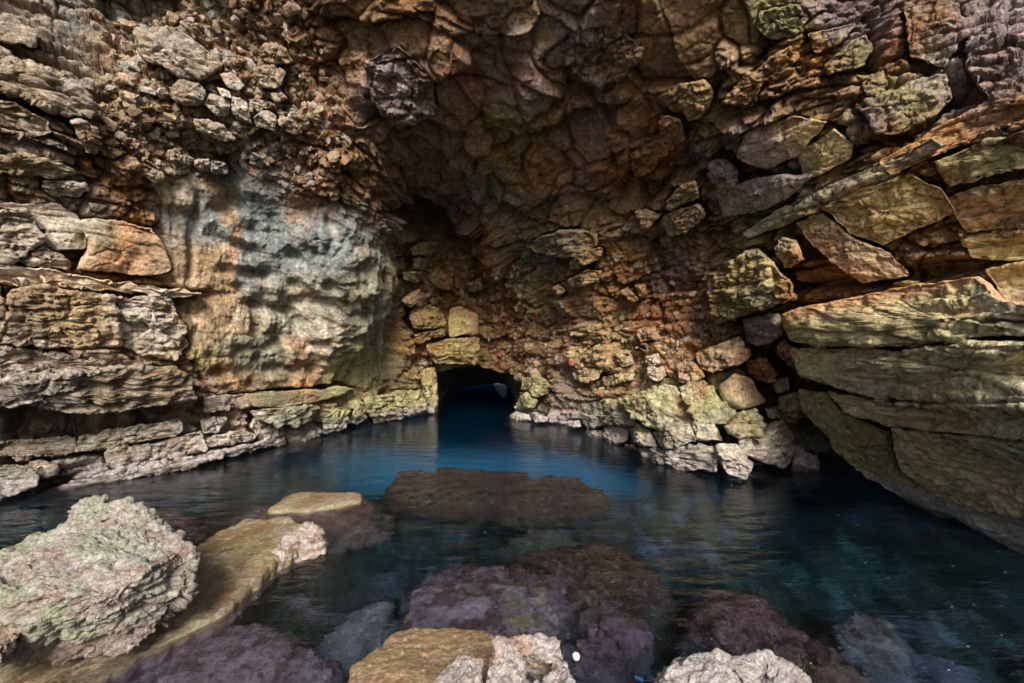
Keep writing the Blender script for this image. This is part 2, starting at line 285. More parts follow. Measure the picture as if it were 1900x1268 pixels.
B('rock_bed', .20, .10, 4, [(377,737),(420,733),(450,732),(488,754),(416,760),(377,769)], 'thin layered grey bed right of the black hollow', 'G', grp=g1)
B('rock_block', .20, .12, 4, [(372,778),(420,772),(419,785),(404,803),(375,806)], 'lilac block pitted with small holes below the thin layered grey bed', 'P', grp=g1)
B('rock_bed', .26, .12, 4, [(380,813),(420,803),(450,797),(478,808),(470,819),(430,824),(388,831)], 'finely cracked pale bed above the white shoreline crust', 'W', grp=g1)
B('rock_ledge', .30, .10, 4, [(404,838),(440,828),(480,820),(525,806),(530,822),(480,834),(420,847)], 'white shoreline crust at the foot of the left buttress', 'W', grp=g1)
B('rock_block', .30, .15, 3, [(470,777),(500,785),(522,792),(528,808),(527,826),(505,830),(482,815),(462,792)], 'grey block at the waterline directly under the greenish wedge', 'G', grp=g1)
B('rock_wedge', .60, .14, 3, [(467,763),(510,759),(573,751),(592,755),(580,776),(566,788),(522,790),(496,783),(474,773)], 'greenish cream wedge jutting over the water at the foot of the buttress', 'N', grp=g1, cat='rock')
B('rock_ledge', .45, .10, 4, [(452,731),(525,726),(602,720),(645,716),(660,722),(626,737),(578,745),(505,756),(470,755)], 'dark overhanging ledge running along the base of the smooth buttress', 'V', grp=g1)
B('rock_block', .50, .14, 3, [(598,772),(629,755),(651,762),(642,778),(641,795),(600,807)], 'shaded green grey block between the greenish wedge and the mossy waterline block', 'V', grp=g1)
B('rock_wedge', .50, .15, 3, [(653,768),(665,742),(681,759),(678,776),(662,790)], 'small pointed triangular rock left of the mossy waterline block', 'N', grp=g1, cat='rock')
B('boulder', .70, .28, 3, [(676,741),(720,731),(757,724),(781,726),(789,748),(787,770),(742,777),(694,786),(682,764)], 'large mossy yellow green block at the waterline left of the tunnel', 'L', grp=g1)
# --- upper left beds
B('rock_bed', .22, .14, 3.5, [(-220,97),(0,98),(50,118),(110,140),(170,180),(182,205),(170,222),(120,214),(60,190),(0,168),(-220,160)], 'broad grey bed slanting down from the upper left frame edge with a shaded underside', 'G', grp=g1)
B('rock_bed', .22, .12, 3.5, [(-220,187),(34,190),(61,212),(88,228),(95,246),(70,254),(30,246),(-220,232)], 'slanting cracked tan bed below the broad grey bed at the left frame edge', 'T', grp=g1)
B('rock_block', .30, .14, 3.5, [(130,222),(160,226),(180,243),(190,268),(178,290),(160,284),(148,256)], 'cream block end with a flat lilac side beside the red clay seam', 'G', grp=g1)
B('rock_bed', .22, .10, 4, [(-220,30),(20,34),(70,62),(60,84),(20,80),(-220,62)], 'tan bed below the top left corner, slanting down to the right', 'T', grp=g1)
B('rock_bed', .16, .10, 4, [(-220,285),(60,290),(120,305),(150,322),(110,332),(40,322),(-220,315)], 'flat tan bed with a dark slot beneath it near the left frame edge', 'T', grp=g1)
B('rock_bed', .16, .08, 4, [(80,336),(140,334),(165,345),(150,366),(100,366),(76,352)], 'cream slab split by fine cracks above the thin pale flaky bed', 'W', grp=g1)
B('stone', .16, .06, 3, [(164,375),(199,382),(184,395),(166,388)], 'small smooth grey lens of stone above the smooth brown face', 'G', grp=g1)
# --- stones in the rubble
B('boulder', .32, .16, 4, [(248,50),(332,50),(363,78),(414,119),(392,138),(360,150),(325,139),(262,106),(251,90)], 'largest grey boulder of the upper left rubble, long flat face, rust on its upper edge', 'G', grp=g2)
B('stone', .28, .14, 3, [(478,95),(492,81),(529,91),(543,115),(508,119),(485,110)], 'upper of the two pitted stones at the right edge of the rubble', 'G', grp=g2)
B('stone', .28, .14, 3, [(471,128),(509,124),(529,136),(521,162),(488,163),(474,146)], 'pitted honeycomb stone just below another pitted stone in the rubble', 'W', grp=g2)
B('stone', .34, .16, 3, [(315,166),(332,146),(373,156),(384,178),(366,197),(326,190)], 'grey angular stone sticking out at the left end of the row of stones', 'B', grp=g2)
B('stone', .28, .13, 3.5, [(375,192),(390,176),(426,190),(424,217),(400,214)], 'pale squared stone right of the grey angular stone, its left side shaded', 'G', grp=g2)
B('stone', .28, .13, 3.5, [(431,180),(458,187),(462,205),(468,231),(438,221),(429,200)], 'tall pitted cream stone in the middle of the row of stones', 'W', grp=g2)
B('stone', .24, .12, 3, [(407,139),(431,136),(455,159),(444,170),(421,163)], 'smooth bluish stone above the row of stones', 'B', grp=g2)
B('stone', .30, .13, 3, [(468,220),(482,208),(497,204),(514,217),(512,246),(475,236)], 'squat pitted stone near the lower right end of the row of stones', 'W', grp=g2)
B('stone', .28, .12, 3, [(518,214),(545,222),(562,247),(545,251),(522,240)], 'last stone at the right end of the row of stones, dusty grey', 'G', grp=g2)
B('rock_slab', .36, .12, 3, [(360,222),(390,224),(414,234),(438,258),(420,264),(390,252),(364,240)], 'ochre stained pointed slab below the row of stones', 'T', grp=g2)
B('stone', .30, .08, 5, [(361,296),(388,295),(390,320),(372,318),(360,308)], 'left brick shaped stone of the pair hanging over the streaked hollow', 'G', grp=g2)
B('stone', .34, .08, 5, [(391,297),(421,303),(423,322),(400,323),(391,321)], 'right brick shaped stone of the pair hanging over the streaked hollow', 'W', grp=g2)
B('stone', .24, .10, 3, [(402,162),(426,170),(431,184),(412,182)], 'tiny wedge stone between the smooth bluish stone and the row of stones', 'T', grp=g2)
B('stone', .24, .10, 3, [(466,188),(492,194),(500,200),(476,206)], 'flat flake of stone above the squat pitted stone', 'W', grp=g2)
B('stone', .24, .10, 3, [(503,172),(524,170),(534,184),(518,190),(505,184)], 'small grey stone right of the flat flake of stone', 'G', grp=g2)
B('stone', .26, .10, 3, [(312,280),(328,276),(338,294),(322,300),(312,292)], 'rounded cream stone left of the pair of brick shaped stones', 'W', grp=g2)
B('stone', .22, .10, 3, [(232,308),(258,300),(262,316),(244,322)], 'cream stone stuck in the clay above the flaky bed', 'W', grp=g2)
# --- around the tunnel
B('rock_block', .7, .30, 4, [(759,593),(766,573),(800,564),(823,579),(827,605),(793,612),(766,610)], 'domed ochre block with a row of small holes, upper left over the tunnel', 'Y', grp=g3)
B('rock_block', .6, .22, 4, [(766,621),(789,614),(826,609),(827,624),(800,630),(779,640),(769,635)], 'flat narrow block directly under the domed ochre block', 'T', grp=g3)
B('rock_block', .7, .26, 5, [(835,573),(854,568),(887,583),(888,622),(834,626),(832,600)], 'tall smooth ochre block right of the domed block over the tunnel', 'Y', grp=g3)
B('rock_block', .9, .26, 5, [(793,641),(834,630),(889,627),(889,664),(878,674),(806,675),(796,658)], 'wide ochre lintel block resting right over the tunnel mouth', 'Y', grp=g3)
B('rock_block', .5, .25, 3, [(745,556),(772,539),(793,553),(789,566),(749,567)], 'rounded tan block above the domed ochre block', 'T', grp=g3)
B('rock_block', .6, .28, 3, [(793,515),(813,498),(840,518),(840,535),(823,540),(803,529)], 'orange and grey block high over the tunnel', 'O', grp=g3)
B('rock_block', .5, .22, 3.5, [(747,505),(786,503),(789,522),(766,523),(749,519)], 'small cream block left of the orange and grey block', 'T', grp=g3)
B('rock_block', .5, .26, 3, [(761,461),(778,450),(802,447),(808,464),(796,477),(766,475)], 'shaded brown block under the dark alcove', 'T', grp=g3)
B('rock_block', .5, .22, 3.5, [(764,480),(793,480),(789,500),(769,501)], 'squarish tan block beneath the shaded brown block', 'T', grp=g3)
B('stone', .5, .2, 3, [(864,525),(891,517),(896,535),(874,542)], 'pale stone in the red rubble right of the orange and grey block', 'G', grp=g3)
B('rock_pillar', .5, .25, 4, [(780,686),(808,680),(812,700),(811,745),(808,768),(793,768),(786,730)], 'crumbly yellow pillar forming the left jamb of the tunnel', 'Y', grp=g3, cat='rock')
B('rock_overhang', .7, .35, 3, [(976,457),(1000,440),(1037,428),(1080,426),(1105,438),(1103,457),(1051,480),(1000,471)], 'big lens shaped block with a mossy top edge hanging from the roof', 'V', grp=g4, cat='rock')
B('rock_block', .7, .25, 4, [(1056,488),(1088,464),(1118,460),(1117,480),(1071,499),(1057,501)], 'layered ochre block just below the lens shaped block', 'Y', grp=g4)
B('rock_block', .7, .25, 4, [(1052,520),(1091,499),(1112,506),(1108,520),(1071,534),(1056,530)], 'light lozenge shaped block below the layered ochre block', 'Y', grp=g4)
B('rock_block', .5, .22, 3, [(1022,536),(1037,526),(1051,539),(1038,551)], 'small tan block at the upper left corner of the layered slope', 'T', grp=g4)
B('boulder', .6, .3, 2.6, [(966,734),(985,727),(998,744),(992,757),(973,757)], 'round green grey boulder right of the tunnel mouth', 'N', grp=g3)
B('boulder', .6, .3, 2.6, [(970,700),(1000,697),(1022,712),(1016,732),(996,738),(985,725),(966,724)], 'mossy mound of rock forming the right jamb of the tunnel', 'L', grp=g3)
B('boulder', .7, .25, 2.6, [(945,772),(958,764),(978,770),(985,780),(966,784),(948,780)], 'low lilac boulder at the waterline at the right corner of the tunnel mouth', 'W', grp=g3)
B('boulder', .7, .25, 2.6, [(981,768),(995,765),(1017,775),(1015,783),(992,782)], 'white lilac boulder at the waterline right of the low lilac boulder', 'W', grp=g3)
B('boulder', .6, .2, 2.6, [(1058,782),(1076,780),(1078,792),(1062,792)], 'small white stone at the waterline left of the cream cliff', 'W', grp=g3)
# --- right slope
B('boulder', .55, .30, 3, [(1089,751),(1132,740),(1153,749),(1174,768),(1188,788),(1172,791),(1142,788),(1093,798),(1078,778)], 'cream and lilac rock mass with radiating cracks, left of the great green boulder', 'N', grp=g4)
B('boulder', .75, .55, 2.6, [(1149,744),(1200,727),(1255,717),(1265,735),(1285,784),(1270,788),(1219,799),(1191,789),(1166,768)], 'great rounded yellow green boulder above the right shore', 'L', grp=g4)
B('boulder', .75, .40, 3, [(1258,716),(1308,708),(1323,723),(1340,746),(1368,768),(1345,783),(1290,786),(1272,760)], 'pale yellow angular boulder with an orange stain, right of the great green boulder', 'L', grp=g4)
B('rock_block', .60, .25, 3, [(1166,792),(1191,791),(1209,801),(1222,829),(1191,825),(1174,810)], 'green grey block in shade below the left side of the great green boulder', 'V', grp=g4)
B('rock_block', .70, .30, 3, [(1211,802),(1245,794),(1281,786),(1292,818),(1247,832),(1225,830)], 'fan shaped pale green block below the great green boulder', 'N', grp=g4)
B('rock_block', .60, .26, 3, [(1282,786),(1319,786),(1335,800),(1340,815),(1294,819)], 'cracked green block right of the fan shaped block', 'L', grp=g4)
B('rock_block', .50, .20, 3, [(1123,797),(1142,789),(1164,797),(1162,819),(1132,827)], 'lilac block with vertical cracks above the streaked shore rock', 'G', grp=g4)
B('stone', .50, .20, 3, [(1085,800),(1118,798),(1124,815),(1108,820),(1090,812)], 'broken white stones at the waterline beneath the cream and lilac mass', 'W', grp=g4)
B('rock_shelf', .60, .25, 4, [(1160,826),(1225,834),(1302,827),(1326,832),(1330,853),(1323,876),(1259,871),(1206,861),(1168,846)], 'white shore shelf with brown streaks sloping into the water', 'W', grp=g4, cat='rock')
B('rock_block', .75, .24, 4, [(1328,826),(1367,824),(1397,861),(1384,891),(1350,880),(1334,858)], 'pale grey pointed block dipping into the water right of the streaked shelf', 'W', grp=g4)
B('rock_block', .65, .32, 3.5, [(1370,817),(1406,811),(1433,781),(1455,784),(1473,814),(1467,858),(1455,868),(1406,855),(1378,839)], 'tall pale block with a dark slanting left face at the right end of the shore', 'G', grp=g4)
B('rock_block', .55, .22, 3, [(1473,822),(1500,842),(1516,861),(1519,890),(1505,899),(1467,880),(1470,853)], 'splintered white rock at the far right tip of the shore', 'G', grp=g4)
B('boulder', .80, .36, 2.6, [(1343,792),(1362,774),(1396,764),(1426,788),(1406,811),(1370,815),(1352,806)], 'rounded olive boulder above the tall pale block', 'V', grp=g4)
B('boulder', .60, .34, 2.8, [(1331,718),(1358,698),(1396,710),(1421,744),(1400,754),(1372,760),(1343,749)], 'tan boulder with a smooth lower face left of the black cleft', 'T', grp=g4)
B('rock_block', .70, .26, 4, [(1290,657),(1330,640),(1372,623),(1396,657),(1372,678),(1321,693),(1300,682)], 'tilted flat topped block above the tan boulder', 'T', grp=g4)
B('rock_block', .45, .20, 4, [(1255,677),(1288,671),(1309,700),(1280,712),(1258,709)], 'red stained square block left of the tilted block', 'O', grp=g4)
B('rock_block', .40, .22, 3, [(1383,672),(1420,665),(1442,690),(1436,708),(1410,708),(1390,692)], 'dark red brown block inside the cleft', 'R', grp=g4)
B('stone', .40, .18, 3, [(1433,706),(1462,700),(1466,724),(1448,730),(1434,718)], 'small brown stone at the lower end of the cleft', 'T', grp=g4)
B('boulder', .70, .32, 3, [(1445,737),(1477,727),(1514,746),(1506,778),(1466,784),(1450,778)], 'olive brown block under the right wall at the mouth of the black recess', 'V', grp=g4)
B('stone', .40, .18, 3, [(1420,758),(1446,755),(1446,778),(1428,776)], 'small pale block between the tan boulder and the olive brown block', 'G', grp=g4)
B('stone', .45, .22, 3, [(1202,690),(1232,680),(1236,697),(1221,708),(1206,703)], 'bulging cream stone standing out of the layered slope', 'W', grp=g4)
B('rock_block', .35, .18, 4, [(1060,690),(1112,684),(1112,702),(1090,712),(1066,706)], 'cream knobbly block low on the left of the layered slope', 'Y', grp=g4)
B('rock_block', .35, .18, 4, [(1118,700),(1176,690),(1178,706),(1120,718)], 'finely layered cream block low on the layered slope', 'Y', grp=g4)
B('rock_block', .30, .16, 4, [(1142,655),(1172,650),(1178,676),(1152,682)], 'square tan block in the middle of the layered slope', 'T', grp=g4)
B('rock_block', .32, .16, 4, [(1196,664),(1222,656),(1226,676),(1202,682)], 'white chipped block right of the square tan block', 'W', grp=g4)
B('rock_block', .30, .16, 4, [(1180,612),(1216,604),(1222,628),(1188,636)], 'grey squared block in the red upper part of the layered slope', 'G', grp=g4)
B('rock_block', .30, .14, 4, [(1178,530),(1197,526),(1201,548),(1187,555)], 'upright brick shaped block near the top of the layered slope', 'T', grp=g4)
B('rock_block', .30, .14, 4, [(1150,541),(1165,532),(1185,556),(1176,562)], 'leaning brick shaped block left of the upright one', 'G', grp=g4)
B('rock_block', .45, .18, 4, [(1235,376),(1263,344),(1291,337),(1297,367),(1246,388)], 'light layered block high in the centre right, topmost of its three', 'T', grp=g4)
B('rock_block', .45, .18, 4, [(1176,392),(1199,387),(1226,400),(1197,426)], 'bright orange edged block left of its two layered neighbours', 'T', grp=g4)
B('rock_block', .45, .18, 4, [(1229,401),(1252,391),(1297,379),(1309,400),(1291,419),(1242,442),(1229,419)], 'broad crumbly block under the light layered block', 'T', grp=g4)
B('rock_block', .70, .25, 5, [(1314,508),(1350,485),(1406,458),(1443,501),(1470,530),(1477,554),(1420,574),(1362,588),(1328,598),(1311,545)], 'big square jointed block with a pale green patch above the cleft', 'Y', grp=g4)
B('rock_block', .55, .20, 4, [(1376,592),(1446,580),(1452,622),(1419,638),(1386,636)], 'grey brown block directly beneath the big square jointed block', 'P', grp=g4)
B('rock_block', .45, .18, 4, [(1450,440),(1478,446),(1492,482),(1466,498),(1444,480)], 'small shaded block between the big square block and the roof slabs', 'T', grp=g4)
B('rock_block', .40, .16, 3, [(1452,630),(1474,645),(1482,690),(1460,672),(1440,644)], 'narrow tan block behind the left edge of the great yellow slab', 'T', grp=g4)
# --- right wall
B('rock_slab', 1.0, .30, 6, [(1449,585),(1475,572),(1560,558),(1640,538),(1816,512),(1840,525),(1860,556),(2240,600),(2240,622),(1900,619),(1800,628),(1700,645),(1620,643),(1470,638)], 'great yellow slab with an orange top edge, uppermost of the big right wall beds', 'C', grp=g5)
B('rock_slab', 1.05, .30, 6, [(1464,646),(1620,649),(1700,650),(1800,634),(2240,622),(2240,744),(1900,742),(1640,740),(1560,719),(1485,698)], 'thick pale green bed directly under the great yellow slab', 'C', grp=g5)
B('rock_slab', 1.15, .28, 6, [(1532,724),(1640,745),(1760,746),(2240,749),(2240,812),(1900,808),(1790,798),(1655,790),(1575,768)], 'tan bed with a shaded lower half, third of the big right wall beds', 'C', grp=g5)
B('rock_slab', 1.25, .28, 6, [(1650,796),(1790,804),(1900,816),(2240,822),(2240,955),(1900,942),(1830,932),(1740,912),(1668,868)], 'yellow streaked slab above the lowest bed of the right wall', 'C', grp=g5)
B('rock_slab', 1.3, .24, 5, [(1742,918),(1830,938),(1900,947),(2240,960),(2240,1050),(1900,1030),(1840,1003),(1775,960)], 'lowest pale slab hanging over the black water at the right frame edge', 'W', grp=g5)
B('rock_slab', .50, .16, 5, [(1385,432),(1440,392),(1540,345),(1640,300),(1720,262),(1740,275),(1650,330),(1560,372),(1470,412),(1400,438)], 'long narrow pale bed climbing to the right across the right wall', 'N', grp=g5)
B('rock_slab', .50, .20, 5, [(1530,385),(1600,352),(1690,330),(1740,352),(1770,395),(1700,425),(1640,452),(1580,432)], 'smooth golden slab below the long climbing bed', 'Y', grp=g5)
B('rock_slab', .45, .18, 5, [(1480,415),(1530,398),(1580,440),(1650,470),(1680,510),(1600,522),(1540,480),(1500,445)], 'brown slanting slab over the gap above the great yellow slab', 'T', grp=g5)
B('rock_slab', .60, .18, 5, [(1835,505),(1880,490),(2240,490),(2240,600),(1890,570),(1860,545)], 'ochre slab at the right frame edge beside the end of the great yellow slab', 'Y', grp=g5)
B('rock_slab', .40, .16, 5, [(1755,370),(1830,345),(2240,320),(2240,400),(1880,420),(1800,430),(1775,400)], 'rust brown layered slab at the right frame edge above the golden slab', 'K', grp=g5)
B('rock_slab', .40, .16, 5, [(1740,300),(1830,262),(2240,225),(2240,290),(1860,315),(1770,345)], 'dark pitted slab at the right frame edge with orange upper rim', 'V', grp=g5)
B('rock_block', .40, .16, 4, [(1790,445),(1860,430),(2240,425),(2240,478),(1870,482),(1810,478)], 'yellow knobbly block just over the ochre edge slab', 'Y', grp=g5)
B('rock_slab', .40, .14, 4, [(1640,298),(1740,240),(1830,192),(2240,142),(2240,182),(1850,236),(1740,285),(1662,320)], 'thin rusty bed at the upper right climbing to the frame edge above the dark pitted slab', 'O', grp=g5)
B('rock_slab', .40, .14, 4, [(1330,355),(1420,328),(1505,326),(1470,362),(1400,394),(1345,402)], 'purple grey facet lying over the lower end of the long climbing bed', 'P', grp=g5)
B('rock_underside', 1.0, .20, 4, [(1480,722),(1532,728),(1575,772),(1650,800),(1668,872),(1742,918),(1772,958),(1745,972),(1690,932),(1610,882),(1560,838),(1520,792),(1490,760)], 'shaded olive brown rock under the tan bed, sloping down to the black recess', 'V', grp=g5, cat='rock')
# --- right roof
B('rock_block', .45, .20, 4, [(1531,119),(1586,74),(1606,63),(1616,92),(1599,126),(1538,136)], 'olive block with round hollows in the upper right roof', 'V', grp=g6)
B('rock_slab', .45, .22, 4, [(1603,200),(1694,148),(1752,142),(1762,178),(1735,212),(1660,252),(1620,240)], 'wide olive slab with a thin orange upper rim in the right roof', 'V', grp=g6)
B('rock_slab', .40, .18, 5, [(1478,288),(1548,240),(1580,270),(1575,294),(1530,318),(1495,330)], 'smooth ochre facet below the wide olive slab', 'Y', grp=g6)
B('rock_block', .35, .16, 3.5, [(1601,156),(1637,134),(1646,158),(1630,179),(1605,172)], 'small grey block between the hollowed olive block and the wide olive slab', 'G', grp=g6)
B('rock_block', .40, .16, 4, [(1345,190),(1372,148),(1423,114),(1464,87),(1480,110),(1423,146),(1389,195)], 'long narrow block with an oval hole climbing to the right', 'T', grp=g6)
B('rock_block', .40, .20, 4, [(1260,158),(1304,150),(1322,172),(1311,202),(1280,222),(1262,200)], 'yellowish faceted block below the left end of the long holed block', 'Y', grp=g6)
B('rock_block', .45, .22, 4, [(1172,285),(1200,262),(1236,252),(1250,272),(1212,312),(1180,330)], 'bright orange facet with a grey underside in the centre of the roof', 'O', grp=g6)
B('rock_block', .40, .20, 3, [(1228,215),(1262,222),(1270,260),(1248,272),(1226,250)], 'light chipped block above the orange facet', 'W', grp=g6)
B('rock_block', .35, .22, 3, [(1318,302),(1345,296),(1370,320),(1362,350),(1335,356),(1320,332)], 'rounded purple grey block beside a black gap', 'P', grp=g6)
B('rock_block', .35, .18, 4, [(1500,62),(1540,55),(1588,46),(1560,80),(1515,98)], 'pale lilac slab left above the hollowed olive block', 'P', grp=g6)
B('rock_block', .35, .18, 4, [(1410,20),(1480,10),(1500,35),(1470,70),(1425,72),(1405,50)], 'flat grey brown block at the top right of the roof', 'V', grp=g6)
B('rock_block', .35, .18, 4, [(1380,250),(1465,215),(1530,228),(1485,283),(1425,312),(1370,292)], 'grey purple facet left of the smooth ochre facet', 'P', grp=g6)
B('rock_block', .35, .18, 4, [(1680,20),(1760,-10),(1792,60),(1752,122),(1690,102)], 'reddish brown block in the roof above the wide olive slab', 'K', grp=g6)
B('rock_block', .35, .20, 4, [(1796,15),(1900,-20),(1970,60),(1940,165),(1840,182),(1792,125)], 'large lilac roof mass in the top right corner', 'P', grp=g6)
B('rock_block', .35, .18, 4, [(1060,60),(1130,40),(1190,90),(1150,150),(1090,150),(1050,110)], 'broad lilac plane in the dark roof right of the top centre', 'P', grp=g6)
B('rock_block', .35, .18, 4, [(680,120),(740,90),(800,140),(810,210),(740,240),(690,190)], 'lilac grey bulge in the dark roof left of the top centre', 'P', grp=g6)
B('rock_block', .30, .18, 4, [(876,30),(920,22),(940,46),(925,62),(884,60)], 'lilac facet in the dark roof near the top centre', 'P', grp=g6)
B('rock_overhang', .40, .20, 3, [(905,225),(950,214),(1010,228),(1000,244),(940,244)], 'low dark ledge across the middle of the roof', 'V', grp=g6, cat='rock')

# ------------------------------------------------------------------ cave shell
TUN = [(812,770),(806,730),(810,692),(835,682),(890,680),(935,690),(960,712),(962,735),(950,750),(946,775),(946,1100),(812,1100)]
us = np.concatenate([np.arange(-1500, -120, 22.), np.arange(-120, 2020, 2.3), np.arange(2030, 3300, 22.)])
vs = np.concatenate([np.arange(-102, -60, 14.), np.arange(-60, 1010, 2.3), np.arange(1012, 1260, 7.)])
U, V = np.meshgrid(us, vs); SH = U.shape
Zb = baseZ(U, V); Pb = pt(U, V, Zb); N = normals_grid(Pb)
flip = np.sum(N*(Pb-np.array([0, 0, CH])), -1) > 0; N[flip] *= -1
P0 = Pb.reshape(-1, 3).astype(f32); N0 = N.reshape(-1, 3).astype(f32); uf = U.ravel(); vf = V.ravel()
wu = uf+fbm(P0, 1.2, 3, 3)*25; wv = vf+fbm(P0, 1.2, 3, 4)*25
def mask(poly, soft=25): return (1-sstep(-soft, soft, poly_sd(wu, wv, poly))).astype(f32)
m_smooth = mask([(285,335),(330,325),(400,340),(440,330),(520,335),(600,372),(690,420),(735,470),(745,600),(735,700),(640,722),(450,728),(380,715),(352,640),(345,570),(330,520),(300,420)], 14)
m_rub = np.maximum(mask([(180,20),(300,0),(560,-60),(620,150),(670,300),(600,372),(470,330),(430,300),(300,330),(190,320),(160,200),(200,120)]), mask([(880,440),(960,480),(1010,560),(1020,700),(960,705),(900,660),(895,560)]))
m_slope = mask([(1000,520),(1110,470),(1250,480),(1320,560),(1300,650),(1260,715),(1100,745),(1030,760),(1010,640)])
m_ceil = mask([(600,-330),(1500,-330),(1480,0),(1300,120),(1180,300),(1060,380),(900,400),(760,330),(660,200)], 50)
m_str = 0.6*m_slope+np.maximum(mask([(1300,560),(1380,440),(1600,300),(1750,220),(2100,60),(2100,620),(1800,500),(1500,560)], 40), mask([(-200,0),(150,60),(200,250),(200,400),(-200,420)], 30))
m_bed = np.clip(1-m_smooth-m_ceil*0.7-m_rub*0.6, 0, 1)
def layers(P, thick, tilt, seed, cell=1.0):
    """thin stacked beds cut by joints: offset -1..1 and joint depth"""
    w = fbm(P, 1.1, 3, 11+seed)*0.10
    z = (P[:, 2]+w-tilt*P[:, 0])/thick; z = z+0.35*np.sin(z*0.9+seed)+0.3*np.sin(z*0.37)
    ib = np.floor(z); f = z-ib; hb = h3(ib.astype(np.int64), (ib*3).astype(np.int64), (ib*0+seed).astype(np.int64), 5)
    k = cell*(0.7+0.9*hb)
    Q = np.stack([P[:, 0]*k+ib*3.7, P[:, 1]*k+ib*1.3, ib*4+0.5], 1).astype(f32)+np.stack([fbm(P, 2, 2, 3+seed)*.3, fbm(P, 2, 2, 4+seed)*.3, P[:, 0]*0], 1)
    a, b, t, c = voro(Q, 5+seed)
    g = np.exp(-(np.minimum(f, 1-f)/0.10)**2); j = np.exp(-((b-a)/0.10)**2)
    return ((hb-.5)*0.9+(c-.5)*1.1+t*1.2+0.35*(f-.5)-0.75*g-0.6*j).astype(f32), np.maximum(g, j).astype(f32)
def rockdisp(P, big=1.0, med=1.0, small=1.0, bed=1.0, smooth=0.0, seed=0, fine=1.0):
    """height field of broken bedded limestone, metres; also returns joint depth 0..1"""
    w = fbm(P, 0.8, 3, 11+seed)*0.22
    z = P[:, 2]+w+0.06*P[:, 0]
    # uneven bed thickness
    zz = z*2.3+0.5*np.sin(z*1.9+1)+0.4*np.sin(z*4.7)
    ib = np.floor(zz); fb = zz-ib; hb = h3(ib.astype(np.int64), ib.astype(np.int64)*0+3, ib.astype(np.int64)*0+seed, 9)
    bedh = (hb-0.5)*0.22*bed - 0.10*bed*np.exp(-np.minimum(fb, 1-fb)**2/0.004)*sstep(-0.2, 0.3, fbm(P, 0.9, 2, 77+seed))
    Q = np.stack([P[:, 0]*0.9, P[:, 1]*0.9, zz*0.5], 1)+fbm(P, 1.5, 2, 21+seed)[:, None]*0.25
    a, b, t, c = voro(Q, 1+seed)
    e1 = np.exp(-((b-a)/0.07)**2)
    d = big*((c-0.5)*0.30+t*0.38-0.16*e1)
    Q2 = np.stack([P[:, 0]*2.7, P[:, 1]*2.7, z*4.6], 1)+fbm(P, 3, 2, 22+seed)[:, None]*0.3
    a, b, t2, c2 = voro(Q2, 31+seed)
    e2 = np.exp(-((b-a)/0.09)**2)
    d = d+med*((c2-0.5)*0.10+t2*0.14-0.05*e2)
    Q3 = np.stack([P[:, 0]*8, P[:, 1]*8, z*13.], 1)+fbm(P, 8, 2, 23+seed)[:, None]*0.4
    a, b, t3, c3 = voro(Q3, 61+seed)
    d = d+small*((c3-0.5)*0.030+t3*0.045-0.012*np.exp(-((b-a)/0.12)**2))
    d = d+bedh+0.20*big*fbm(P, 0.6, 3, 41+seed)+0.045*fine*fbm(P, 3.5, 5, 51+seed, 0.55, True)
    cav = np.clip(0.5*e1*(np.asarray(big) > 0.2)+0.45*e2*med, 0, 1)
    return d, cav
D, cav = rockdisp(P0, big=0.5+0.4*m_bed-0.45*m_smooth-.2*m_ceil, med=(1-m_smooth)*(1-.72*m_ceil)*(1-.5*m_slope)*.85, small=(0.9+1.0*m_rub)*(1-.8*m_smooth)*(1-.75*m_ceil), bed=(0.5+0.5*m_bed)*(1-m_smooth)*(1-0.6*m_ceil)+0.3*m_smooth+1.3*m_str, fine=1-0.5*m_smooth)
l1, g1_ = layers(P0, 0.34, -.02, 1, 1.1); l2, g2_ = layers(P0, 0.15, .22, 2, 2.6); l3, g3_ = layers(P0, 0.13, .0, 3, 2.4)
m_lay = np.clip(1-m_smooth-.75*m_ceil-.8*m_rub, 0, 1)
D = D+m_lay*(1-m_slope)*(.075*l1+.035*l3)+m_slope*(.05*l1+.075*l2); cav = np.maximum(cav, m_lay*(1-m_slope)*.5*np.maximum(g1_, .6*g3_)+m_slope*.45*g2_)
# broad broken planes of the roof
a_, b_, t_, c_ = voro(np.stack([.95*(P0[:, 0]*.5-P0[:, 1]*.87), .5*(P0[:, 0]*.87+P0[:, 1]*.5), P0[:, 2]*1.1], 1).astype(f32)+fbm(P0, .9, 3, 15)[:, None]*.14, 909)
D = D+m_ceil*(.9*t_*.42+.14*(c_-.5)-.05*np.exp(-((b_-a_)/.03)**2)); cav = np.maximum(cav, m_ceil*.4*np.exp(-((b_-a_)/.03)**2))
# rounded dents, bulges and vertical flutes of the water-worn buttress
qa, qb, qt, qc = voro(P0*np.array([2.1, 2.1, 2.4], f32), 301)
dent = np.exp(-(qa/0.38)**2)*np.where(qc > 0.35, 1, 0.25)
flute = np.abs(np.sin((uf+18*fbm(P0, 1.5, 3, 305)+(vf-500)*0.05)*0.16))
D = D+m_smooth*(-0.27*dent+0.22*fbm(P0, 1.1, 3, 303)+0.10*fbm(P0*np.array([1, 1, .35], f32), 5, 4, 304)+.035*fbm(P0*np.array([1, 1, .4], f32), 16, 3, 306, .6, True)+.02*l1+0.09*flute*mask([(560,380),(640,400),(730,470),(745,600),(660,600),(600,560),(560,470)], 30))
# rubble: packed round stones
ra, rb, rt, rc = voro(P0*7.5, 401); ra2, rb2, rt2, rc2 = voro(P0*14., 402)
D = D+m_rub*(0.085*(0.6-ra)*(0.4+rc)+0.05*(0.6-ra2)); cav = np.maximum(cav, m_rub*sstep(0.3, 0.75, ra)*0.8)
